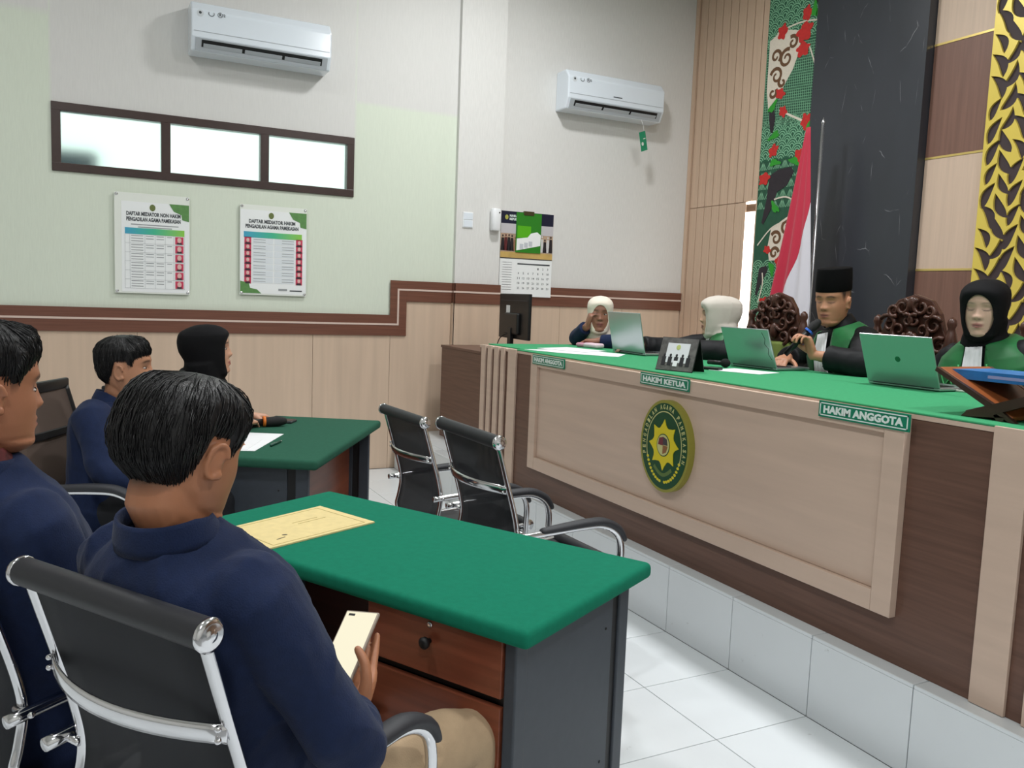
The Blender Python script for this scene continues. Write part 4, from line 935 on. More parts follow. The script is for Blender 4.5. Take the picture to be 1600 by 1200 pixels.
def notice(label, x0, x1, z0, z1, two, lines):
    n = thing('notice_board', label, 'notice board', ((x0 + x1) / 2, 6.44, z0), 0, 'acrylic mediator lists on the wall'); w = x1 - x0; h = z1 - z0
    MB().bb(-w / 2, w / 2, -0.022, -0.014, 0, h, 0.001).build('acrylic_board', M_print, n)
    pw = w * 0.90 if not two else w * 0.985; ph_ = h * 0.90 if not two else h * 0.93; px = w * 0.04 if not two else w * 0.0
    MB().bb(px - pw / 2, px + pw / 2, -0.0235, -0.0222, h * 0.015, h * 0.015 + ph_).build('printed_sheet', M_print2, n)
    for sx in (-1, 1):
        for zz_ in (0.014, h - 0.014): MB().lathe([(0.011, 0), (0.011, 0.024), (0.006, 0.028)], (sx * (w / 2 - 0.014), 0, zz_), (0, -1, 0), 12).build('standoff', M_chrome, n, True)
    top = h * 0.015 + ph_; Y = -0.0242
    def rect(name, a, b, c, d, m, e=0.0): return MB().bb(px + a, px + b, Y - 0.0008 - e, Y + 0.0006 - e, c, d).build(name, m, n)
    q = pw / 2
    corner = MB(); corner.prism([(q - 0.13, top), (q, top), (q, top - 0.115), (q - 0.045, top - 0.105), (q - 0.05, top - 0.07), (q - 0.10, top - 0.05)], (px, Y, 0), (1, 0, 0), (0, 0, 1), 0.0009); corner.build('green_corner', M_olive, n)
    if two:
        corner = MB(); corner.prism([(-q, 0.012), (-q + 0.15, 0.012), (-q + 0.12, 0.04), (-q + 0.07, 0.05), (-q + 0.06, 0.085), (-q, 0.10)], (px, Y, 0), (1, 0, 0), (0, 0, 1), 0.0009); corner.build('green_corner', M_olive, n)
    MB().ell((px - 0.02, Y - 0.0006, top - 0.035), (0.019, 0.0008, 0.023), None, 16, 8).build('seal', mat('notice seal', (104, 116, 62)), n)
    tz = top - 0.095
    for k, ln in enumerate(lines):
        lw = pw * (0.80 if (two and k == 1) or not two else 0.70)
        text('title', ln, (px - lw / 2 - 0.012, Y, tz - k * 0.037), (1, 0, 0), (0, 0, 1), lw, 0.028, M_ink2, n, 0.04)
    bz = tz - (0.125 if not two else 0.105)
    rect('header_band', -q * 0.90, q * 0.86, bz, bz + 0.042, M_hdr)
    if not two:
        for k in range(2): rect('small_print', -q * (.72 - .2 * k), q * (.68 - .2 * k), tz - 0.062 - k * 0.017, tz - 0.056 - k * 0.017, mat('faint print', (150, 154, 156)))
        cols = [-.90, -.76, -.32, -.02, .28, .54, .86]; nrow = 6; rh = (bz - 0.035) / nrow
        g = MB()
        for c_ in cols: g.bb(px + q * c_ - .0007, px + q * c_ + .0007, Y - .0006, Y + .0006, 0.035, bz)
        for r_ in range(nrow + 1): g.bb(px - q * .9, px + q * .86, Y - .0006, Y + .0006, 0.035 + r_ * rh - .0007, 0.035 + r_ * rh + .0007)
        g.build('table_grid', mat('grid ink', (170, 174, 178)), n)
        for r_ in range(nrow):
            zc = 0.035 + (r_ + .5) * rh
            rect('portrait', q * .58, q * .83, zc - rh * .42, zc + rh * .42, M_port)
            MB().ell((px + q * .705, Y - .001, zc + .004), (.014, .0007, .018), None, 12, 6).build('portrait_face', M_face, n); 
            rect('portrait_body', q * .63, q * .78, zc - rh * .42, zc - rh * .22, M_pd, .0006)
            tl = MB()
            for a_, b_ in ((-.72, -.37), (-.29, -.06), (.02, .24), (.34, .48)):
                for k in range(3 if a_ < -.5 else (2 if a_ < .2 else 1)): tl.bb(px + q * a_, px + q * b_, Y - .0006, Y + .0006, zc + .018 - k * .018, zc + .0225 - k * .018)
            tl.build('small_print', MATS['faint print'], n)['kind'] = 'stuff'
    else:
        nrow = 7; rh = (bz - 0.085) / nrow
        for r_ in range(nrow):
            zc = 0.085 + (r_ + .5) * rh
            for sx in (-1, 1):
                zz_ = zc
                rect('portrait', q * (.78 * sx) - .024, q * (.78 * sx) + .024, zz_ - .027, zz_ + .027, M_port)
                MB().ell((px + q * .78 * sx, Y - .001, zz_ + .004), (.011, .0007, .014), None, 10, 6).build('portrait_face', M_face, n)
                rect('portrait_body', q * .78 * sx - .017, q * .78 * sx + .017, zz_ - .027, zz_ - .012, M_pd, .0006)
                a_, b_ = (-.64, -.02) if sx < 0 else (.02, .64)
                g = rect('name_cell', q * a_, q * b_, zz_ - .020, zz_ + .022, mat('cell grey', (222, 228, 232)))
                t_ = MB()
                for k in range(2): t_.bb(px + q * (a_ + .03 + (.2 if sx > 0 else 0)), px + q * (b_ - .03 - (.2 if sx < 0 else 0)), Y - .0012, Y + .0006, zz_ + .008 - k * .018, zz_ + .012 - k * .018)
                t_.build('small_print', mat('faint print', (150, 154, 156)), n)['kind'] = 'stuff'
        rect('small_print', q * .15, q * .42, .035, .05, MATS['faint print']); rect('small_print', q * .5, q * .88, .033, .042, M_ink2)
    return n
notice('left acrylic mediator list with tall table and six portraits', 0.185, 0.668, 1.345, 2.03, False, ['DAFTAR MEDIATOR NON HAKIM', 'PENGADILAN AGAMA PAMEKASAN'])
notice('right acrylic mediator list with two columns of portraits', 1.01, 1.495, 1.362, 2.015, True, ['DAFTAR MEDIATOR HAKIM', 'PENGADILAN AGAMA PAMEKASAN'])

sw = thing('light_switch', 'double light switch plate on the grey pilaster', 'switch', (2.80, 6.395, 2.03)); MB().box((0, -0.005, 0), (0.092, 0.01, 0.128), None, 0.003).build('plate', M_white, sw)
for dz in (-0.03, 0.03): MB().box((0, -0.0115, dz), (0.078, 0.005, 0.054), None, 0.002).build('rocker', M_acw, sw)
ad = thing('dispenser', 'white air freshener dispenser beside the wall calendar', 'dispenser', (3.036, 6.395, 1.96))
MB().loft([(0, -0.035, z_) for z_ in (0, 0.012, 0.09, 0.165, 0.178)], [0.036, 0.042, 0.042, 0.042, 0.036], [0.030, 0.035, 0.036, 0.035, 0.028], Vector((1, 0, 0)), Vector((0, 1, 0)), 20, True, 3.0).build('body', M_white, ad, 'auto')
MB().lathe([(0.006, 0), (0.006, 0.002)], (0.018, -0.0705, 0.145), (0, -1, 0), 12).build('nozzle', M_black, ad)

# wall calendar
cl = thing('wall_calendar', 'wall calendar with a green booklet clipped over its picture', 'calendar', (3.39, 6.470, 1.425))
M_navy = mat('calendar navy', (26, 28, 52), rough=.4); M_cpic = mat('calendar picture', (176, 150, 128), rough=.5, var=.25, vscale=14)
w, h = 0.505, 0.715; YC = -0.008
def cr(name, a, b, c, d, m, e=0.0, t=0.001): return MB().bb(a, b, YC - e - t, YC - e, c, d).build(name, m, cl)
MB().bb(-w / 2, w / 2, YC, 0.003, 0.0, h).build('backing', M_paper, cl)
cr('picture', -w / 2, w / 2, 0.325, h - 0.001, M_cpic); cr('picture_sky', -w / 2, w / 2, 0.53, 0.615, mat('picture sky', (196, 192, 196)), .0012); cr('picture_header', -w / 2, w / 2, 0.612, h, M_navy, .0014)
cr('picture_floor', -w / 2, w / 2, 0.327, 0.375, mat('picture ochre', (196, 164, 96), var=.2, vscale=8), .0012)
cr('date_page', -w / 2, w / 2, 0.0, 0.318, M_print2, .0012); MB().tube([(-w / 2, YC - .003, 0.3215), (w / 2, YC - .003, 0.3215)], 0.003, n=6).build('binding_wire', M_black, cl)
MB().ell((-w / 2 + 0.05, YC - .003, 0.664), (.016, .001, .02), None, 14, 8).build('crest', mat('crest olive', (170, 170, 80)), cl)
text('heading', 'MAHKAMAH AGUNG', (-w / 2 + 0.078, YC - .0026, 0.668), (1, 0, 0), (0, 0, 1), 0.20, 0.02, M_signw, cl, 0.04); text('heading', 'REPUBLIK INDONESIA', (-w / 2 + 0.078, YC - .0026, 0.640), (1, 0, 0), (0, 0, 1), 0.235, 0.02, M_signw, cl, 0.04)
random.seed(5)
robes = [mat('robe maroon', (92, 34, 36)), mat('robe black', (36, 30, 34)), mat('robe tan', (150, 110, 84)), mat('robe white', (206, 204, 204))]
for k in range(17):
    x = -w / 2 + 0.02 + k * (w - 0.04) / 16; b = MB(); hh = 0.13 + random.uniform(-.015, .015); b.prism([(x - .019, .385), (x + .019, .385), (x + .012, .385 + hh * .8), (x - .012, .385 + hh * .8)], (0, YC - .0018, 0), (1, 0, 0), (0, 0, 1), .0008); b.ell((x, YC - .0024, .385 + hh * .92), (.007, .0008, .010), None, 8, 6)
    b.build('picture_figure', robes[random.choice((0, 1, 1, 2)) if k < 13 else (k % 2) * 2 + 1], cl)
gb = MB().bb(-0.112, 0.13, YC - .010, YC - .004, 0.375, h - 0.004).build('clipped_booklet', mat('booklet green', (44, 128, 34), rough=.4), cl); gb['label'] = 'green booklet clipped over the calendar picture'
MB().bb(-0.10, 0.03, YC - .0106, YC - .010, 0.50, 0.60).build('bright_block', mat('booklet lime', (86, 176, 20)), gb)
b = MB(); b.prism([(-0.105, 0.39), (0.125, 0.44), (0.128, 0.53), (0.09, 0.555), (0.03, 0.54), (0.0, 0.505), (-0.105, 0.49)], (0, YC - .0106, 0), (1, 0, 0), (0, 0, 1), .0008); b.build('white_ribbon', M_print2, gb)
for k in range(3):
    b = MB(); b.bb(-0.075 + k * .043, -0.04 + k * .043, YC - .0122, YC - .0112, 0.405 + k * .012, 0.448 + k * .012); b.build('booklet_panel', mat('panel grey', (196, 200, 206)), gb)
text('booklet_text', 'LUMEK', (-0.10, YC - .0112, 0.468), (1, 0, 0.1), (0, 0, 1), 0.10, 0.022, mat('booklet red ink', (150, 60, 50)), gb, 0.03) if False else None
MB().bb(-0.045, 0.055, YC - .016, YC + .004, h - 0.025, h + 0.01, 0.003).build('clip', mat('bronze clip', (96, 90, 64), rough=.3, metal=.7), cl)
hb = cr('weekday_bar', -0.085, w / 2 - 0.022, 0.272, 0.284, M_ink2, .0022)
days = [[None] * 4 + [1, 2, 3]] + [[4 + r_ * 7 + c_ for c_ in range(7)] for r_ in range(4)]
for r_, row in enumerate(days):
    for c_, dn in enumerate(row):
        if dn is None: continue
        text('date', str(dn), (-0.078 + c_ * 0.0475 - (0.004 if dn > 9 else 0), YC - .0022, 0.232 - r_ * 0.042), (1, 0, 0), (0, 0, 1), 0.011 if dn < 10 else 0.022, 0.018, M_ink2, cl, 0.01, .0006)
sp = MB()
for k in range(12): sp.bb(-w / 2 + 0.025, -w / 2 + 0.115, YC - .0022, YC - .0012, 0.285 - k * 0.021, 0.2885 - k * 0.021)
sp.build('small_print', mat('faint print', (150, 154, 156)), cl)['kind'] = 'stuff'

# ------------------------------------------------------------------ flag
fg = thing('flag', 'red and white flag hanging from a pole before the batik panel', 'flag', (4.78, 4.62, ZP))
M_fr = mat('flag red cloth', (188, 40, 66), rough=.7, sheen=.2); M_fw = mat('flag white cloth', (214, 212, 220), rough=.7, sheen=.2); M_pole = mat('flag pole steel', (200, 200, 204), rough=.25, metal=.9)
MB().tube([(0.02, -0.03, 0.03), (0.02, -0.03, 2.46)], 0.013, n=12).build('pole', M_pole, fg, True); MB().lathe([(0.012, 0), (0.016, 0.01), (0.010, 0.025), (0.0015, 0.05)], (0.02, -0.03, 2.46), (0, 0, 1), 12).build('finial', M_pole, fg, True)
MB().lathe([(0.17, 0), (0.17, 0.02), (0.06, 0.05), (0.03, 0.12)], (0.02, -0.03, 0.0), (0, 0, 1), 24).build('base', M_pole, fg, 'auto')
NV, NU = 40, 28
def fpt(u, v, e):
    # v 0 top .. 1 bottom, u 0 left (far from pole) .. 1 at pole
    yl = 0.06 + 0.36 * v; yr = 0.02 - 0.12 * min(1, v * 1.6); y = yl + (yr - yl) * u
    x = -0.05 - 0.075 * v * (0.5 + 0.5 * math.sin(u * 17 + v * 1.5)) * (0.35 + 0.65 * v) - e
    return Vector((x, y, 2.44 - 2.0 * v))
def bnd(v): return 1.01 if v < 0.27 else max(0.12, 1.0 - 2.1 * (v - 0.27))
for nm, m, lo in (('red_cloth', M_fr, True), ('white_cloth', M_fw, False)):
    b = MB(); V = []; F = []; k = 0
    for j in range(NV + 1):
        v = j / NV; s_ = bnd(v); u0, u1 = (0.0, min(1, s_)) if lo else (min(1, s_), 1.0)
        for i in range(NU + 1): V.append(fpt(u0 + (u1 - u0) * i / NU, v, 0))
    for j in range(NV):
        for i in range(NU):
            a = j * (NU + 1) + i; ids = (a, a + 1, a + NU + 2, a + NU + 1)
            if (V[ids[0]] - V[ids[1]]).length + (V[ids[2]] - V[ids[3]]).length > 1e-4: F.append(ids)
    b.add(V, F); o = b.build(nm, m, fg, True); sd = o.modifiers.new('thick', 'SOLIDIFY'); sd.thickness = 0.003

# ------------------------------------------------------------------ carved judge chairs
M_carv = mat('dark carved teak', (74, 46, 36), rough=.32, var=.25, vscale=14); M_uph = mat('olive green upholstery', (108, 124, 56), rough=.75, bump=.2, bscale=300)
def carved(label, loc, rz=R(90)):
    c = thing('carved_chair', label, 'chair', loc, rz, 'carved wooden judge chairs')   # local y forward
    hw = 0.215
    for s in (-1, 1):
        MB().lathe([(0.022, 0.0), (0.024, 0.3), (0.026, 0.48), (0.018, 0.52), (0.028, 0.60), (0.028, 0.78), (0.020, 0.84), (0.030, 0.90), (0.034, 0.98), (0.022, 1.03), (0.016, 1.05), (0.024, 1.07), (0.020, 1.09), (0.006, 1.105)], (s * hw, -0.24, 0), (0, 0, 1), 14).build('back_post', M_carv, c, True)
        MB().tube([(s * hw, 0.22, 0.0), (s * hw, 0.235, 0.2), (s * hw, 0.22, 0.42)], [0.02, 0.028, 0.03], n=10, sub=3).build('front_leg', M_carv, c, True)
        MB().tube([(s * hw, -0.24, 0.64), (s * (hw + .02), 0.0, 0.66), (s * (hw + .02), 0.18, 0.65), (s * (hw + .01), 0.24, 0.62)], 0.02, n=8, sub=4).tube([(s * hw, 0.17, 0.42), (s * (hw + .02), 0.17, 0.65)], 0.018, n=8).build('arm_rest', M_carv, c, True)
    MB().box((0, 0.0, 0.40), (2 * hw + 0.04, 0.50, 0.06), None, 0.01).build('seat_frame', M_carv, c); MB().box((0, 0.0, 0.455), (2 * hw, 0.46, 0.06), None, 0.025).build('seat_cushion', M_uph, c, True)
    MB().box((0, -0.235, 0.70), (0.30, 0.05, 0.44), None, 0.022).build('back_cushion', M_uph, c, True)
    MB().box((0, -0.245, 0.70), (2 * hw, 0.03, 0.50), None, 0.008).build('back_frame', M_carv, c)
    crest = [(-0.205, 0.90), (0.205, 0.90), (0.215, 0.97), (0.175, 1.04), (0.15, 1.12), (0.10, 1.185), (0.05, 1.20), (0, 1.215), (-0.05, 1.20), (-0.10, 1.185), (-0.15, 1.12), (-0.175, 1.04), (-0.215, 0.97)]
    cb = MB(); cb.prism(crest, (0, -0.235, 0), (1, 0, 0), (0, 0, 1), 0.03); co_ = cb.build('crest', M_carv, c, bevel=0.006)
    random.seed(8)
    def scr_(x, z, r, d, a0, turns=1.25):
        pts = [Vector((x + r * (1 - .8 * t) * math.cos(a0 + d * 6.283 * turns * t), -0.225 + 0.012 * (1 - t), z + r * (1 - .8 * t) * math.sin(a0 + d * 6.283 * turns * t))) for t in [i / 16 for i in range(17)]]
        MB().tube(pts, [0.013 * (1 - .45 * i / 16) for i in range(17)], n=6).build('carved_scroll', M_carv, co_, True)
    for s in (-1, 1):
        for x, z, r, a0 in ((0.055, 1.15, .045, 2.0), (0.13, 1.06, .05, 0.5), (0.07, 1.03, .05, 3.5), (0.17, 0.96, .045, 1.0), (0.085, 0.945, .045, 5.0), (0.02, 1.08, .035, 1.0), (0.105, 1.13, .035, 4.0)): scr_(s * x, z, r, s, a0 if s > 0 else math.pi - a0)
    MB().ell((0, -0.222, 1.165), (0.035, 0.022, 0.04), None, 12, 8).build('carved_boss', M_carv, co_, True); MB().ell((0, -0.222, 0.98), (0.03, 0.022, 0.05), None, 12, 8).build('carved_boss', M_carv, co_, True)
    return c
CJ1 = carved('carved dark wooden chair behind the judge with the black cap', (3.52, 2.90, ZP))
CJ2 = carved('carved dark wooden chair beside the glowing gap panel', (3.52, 3.85, ZP - 0.0))
CJ3 = carved('carved dark wooden chair hidden behind the judge in black headscarf', (3.55, 2.13, ZP))
# ------------------------------------------------------------------ people
import numpy as np
def V3(*a): return Vector(a)
HZ = [-.118, -.112, -.100, -.080, -.055, -.030, -.005, .020, .045, .070, .088, .102, .110, .113]
HF = [.055, .074, .088, .091, .090, .090, .090, .091, .095, .090, .074, .052, .030, .004]
HB = [.020, .006, -.010, -.036, -.066, -.082, -.093, -.099, -.100, -.094, -.080, -.058, -.036, -.008]
HW = [.018, .034, .047, .058, .065, .069, .072, .074, .076, .073, .062, .045, .028, .004]
def hprof(z): return (float(np.interp(z, HZ, HF)), float(np.interp(z, HZ, HB)), float(np.interp(z, HZ, HW)))
def gs(*t): return math.exp(-sum(t))
def face_bump(x, z, fem=False):
    a = abs(x)
    sx = 0.0075 + 0.006 * max(0, min(1, (0.02 - z) / 0.04))
    h = float(np.interp(z, [-.036, -.030, -.020, -.008, .012, .030, .045], [0, .013, .0205, .015, .0075, .003, 0]))
    y = h * gs((x / sx) ** 2)
    y += 0.007 * gs(((a - .013) / .007) ** 2, ((z + .022) / .008) ** 2)
    y -= 0.0085 * gs(((a - .031) / .017) ** 2, ((z - .013) / .011) ** 2)
    y += 0.0050 * gs(((a - .031) / .011) ** 2, ((z - .009) / .0065) ** 2)
    y += (0.0022 if fem else .0045) * gs(((a - .027) / .022) ** 2, ((z - .034) / .008) ** 2)
    y += 0.0088 * gs((x / .021) ** 2, ((z + .0500) / .0062) ** 2) + 0.0098 * gs((x / .018) ** 2, ((z + .0635) / .0062) ** 2)
    y -= 0.0035 * gs((x / .024) ** 2, ((z + .0567) / .0022) ** 2) + 0.003 * gs((x / .02) ** 2, ((z + .077) / .006) ** 2)
    y += 0.005 * gs((x / .02) ** 2, ((z + .096) / .013) ** 2) + 0.004 * gs(((a - .046) / .02) ** 2, ((z + .022) / .024) ** 2)
    return y
def head_pt(th, z, bumps=True, fem=False, sc=1.0):
    """th 0 = right, 90 = front"""
    f, b, w = hprof(z); mid = min(0.0, (f + b) / 2) if z > -.09 else (f + b) / 2
    ct, st = math.cos(th), math.sin(th); e = 2 / 2.25
    x = w * math.copysign(abs(ct) ** e, ct)
    y = mid + ((f - mid) if st > 0 else (mid - b)) * math.copysign(abs(st) ** e, st)
    if bumps and st > 0: y += face_bump(x, z, fem) * min(1, st * 1.6)
    return Vector((x, y, z))
def head_y(x, z, fem=False):
    f, b, w = hprof(z); mid = min(0.0, (f + b) / 2); p = 2.25
    return mid + (f - mid) * max(0, 1 - abs(x / w) ** p) ** (1 / p) + face_bump(x, z, fem)
def head_grid(bumps, fem, fn=None, n=112, k=72):
    zs = [-.118 + .231 * (0.5 - 0.5 * math.cos(math.pi * i / (k - 1))) * 1.0 for i in range(k)]
    zs = [-.118 + .231 * (i / (k - 1)) for i in range(k)]
    P = []; F = []
    for z in zs:
        for j in range(n):
            p = head_pt(2 * math.pi * j / n, z, bumps, fem); P.append(fn(p) if fn else p)
    for i in range(k - 1):
        for j in range(n): F.append((i * n + j, i * n + (j + 1) % n, (i + 1) * n + (j + 1) % n, (i + 1) * n + j))
    F.append(tuple(range(n - 1, -1, -1))); F.append(tuple(range((k - 1) * n, k * n)))
    return P, F

def evaluate(o):
    bpy.context.view_layer.update()
    me = bpy.data.meshes.new_from_object(o.evaluated_get(bpy.context.evaluated_depsgraph_get()))
    o.modifiers.clear(); old = o.data; o.data = me; bpy.data.meshes.remove(old); return o
def fuse(mb, name, m, parent, voxel, iters, disp=None, cutter=None):
    o = mb.build(name, m, parent)
    r = o.modifiers.new('fuse', 'REMESH'); r.mode = 'VOXEL'; r.voxel_size = voxel; r.use_smooth_shade = True
    s = o.modifiers.new('relax', 'SMOOTH'); s.factor = 0.5; s.iterations = iters
    if cutter is not None:
        b = o.modifiers.new('cut', 'BOOLEAN'); b.operation = 'DIFFERENCE'; b.object = cutter; b.solver = 'EXACT'
    evaluate(o)
    if cutter is not None: bpy.data.objects.remove(cutter)
    me = o.data
    if disp:
        nrm = [v.normal.copy() for v in me.vertices]
        for v, n in zip(me.vertices, nrm): v.co += n * disp(v.co)
    me.polygons.foreach_set('use_smooth', [True] * len(me.polygons))
    me.materials.clear(); me.materials.append(m); me.update()
    return o
def folds(amp, f1=9.0, f2=26.0, seed=0):
    def d(p):
        q = Vector((p.x * f1 + seed, p.y * f1, p.z * f1 * 0.75))
        a = noise.noise(q); b = 1 - abs(noise.noise(Vector((p.x * 14 + seed, p.y * 14, p.z * 7)))) * 2
        return amp * (0.6 * a + 0.55 * b * b * (1 if b > 0 else -1) - 0.2 + 0.15 * noise.noise(p * f2))
    return d

M_skin = bpy.data.materials.new('skin'); M_skin.use_nodes = True
_nt = M_skin.node_tree; _b = _nt.nodes['Principled BSDF']; _at = _nt.nodes.new('ShaderNodeAttribute'); _at.attribute_name = 'Col'
_nt.links.new(_at.outputs['Color'], _b.inputs['Base Color']); _b.inputs['Roughness'].default_value = 0.48; _b.inputs['Subsurface Weight'].default_value = 0.08; _b.inputs['Subsurface Radius'].default_value = (0.01, 0.004, 0.002)
_n = _nt.nodes.new('ShaderNodeTexNoise'); _n.inputs['Scale'].default_value = 350; _bp = _nt.nodes.new('ShaderNodeBump'); _bp.inputs['Strength'].default_value = 0.06; _bp.inputs['Distance'].default_value = 0.002
_nt.links.new(_n.outputs['Fac'], _bp.inputs['Height']); _nt.links.new(_bp.outputs[0], _b.inputs['Normal'])
M_hair = mat('black hair', (17, 16, 18), rough=0.42, spec=0.5, bump=0.5, bscale=30, stretch=(8, 8, 1.5))
M_navy2 = mat('navy jacket cloth', (20, 34, 66), rough=0.85, var=0.10, vscale=60, bump=0.25, bscale=350, sheen=0.06, spec=0.3)
M_robe = mat('black robe cloth', (16, 17, 21), rough=0.6, spec=0.3, bump=0.1, bscale=200); M_velvet = mat('green velvet', (8, 100, 46), rough=0.5, sheen=0.12, var=0.2, vscale=14)
M_jabot = mat('white pleated cotton', (232, 232, 236), rough=0.8); M_khaki = mat('khaki trouser cloth', (176, 152, 122), rough=0.85, bump=0.2, bscale=300, var=.05, vscale=30); M_dark = mat('black trouser cloth', (28, 29, 34), rough=0.85)
M_shoe = mat('black shoe leather', (22, 21, 21), rough=0.35); M_hjb = mat('black headscarf cloth', (12, 12, 15), rough=0.8, spec=0.25); M_hjc = mat('cream headscarf cloth', (232, 222, 206), rough=0.8, sheen=0.2); M_hjg = mat('grey beige headscarf cloth', (206, 198, 188), rough=0.75, sheen=0.2)
M_eyew = mat('eye white', (186, 176, 170), rough=0.25); M_iris = mat('dark iris', (28, 18, 14), rough=0.15)
M_songkok = mat('black velvet cap', (9, 9, 10), rough=0.95, spec=0.15)

def hand(mb, W, D, Nn, side, curls, sc=1.0, thumb=(0.5, 0.75, 0.35), tcurl=0.3):
    """W wrist, D finger direction, Nn palm normal (palm side), side +1 when the thumb is towards D x Nn"""
    D = D.normalized(); Nn = (Nn - D * Nn.dot(D)).normalized(); B = D.cross(Nn) * side
    L = 0.088 * sc
    mb.loft([W - D * .02, W, W + D * L * .35, W + D * L * .75, W + D * L, W + D * (L + .006)], [.024 * sc, .026 * sc, .036 * sc, .041 * sc, .040 * sc, .030 * sc], [.019 * sc, .018 * sc, .0175 * sc, .015 * sc, .0125 * sc, .008 * sc], B, Nn, 16, True, 2.6)
    for i, (o_, ln, r) in enumerate(((.029, .078, .0088), (.0098, .087, .0090), (-.0098, .080, .0086), (-.028, .062, .0075))):
        p = W + D * (L - .004 * abs(i - 1)) + B * (o_ * sc); c = curls[i + 1]; a = 0.12; pts = [p - D * .012, p]; rs_ = [r * sc, r * sc]
        for s_, fr_ in enumerate((.46, .30, .24)):
            a += c * (0.9, 1.1, 0.8)[s_]
            d = D * math.cos(a) + Nn * math.sin(a) + B * (o_ * 1.2); d.normalize()
            p = p + d * (ln * fr_ * sc); pts.append(p); rs_.append(r * sc * (0.95, .88, .74)[s_])
        mb.tube(pts, rs_, n=10, sub=3, round_caps=True)
    p = W + D * (.022 * sc) + B * (.022 * sc) + Nn * .004; d = (D * thumb[0] + B * thumb[1] + Nn * thumb[2]).normalized()
    d2 = (d + D * tcurl + Nn * tcurl * .6 - B * tcurl * .6).normalized(); d3 = (d2 + D * tcurl * .6 + Nn * tcurl * .5 - B * tcurl).normalized()
    p1 = p + d * .040 * sc; p2 = p1 + d2 * .033 * sc; p3 = p2 + d3 * .026 * sc
    mb.tube([p - d * .012, p, p1, p2, p3], [.014 * sc, .0145 * sc, .0115 * sc, .0105 * sc, .0080 * sc], n=10, sub=3, round_caps=True)

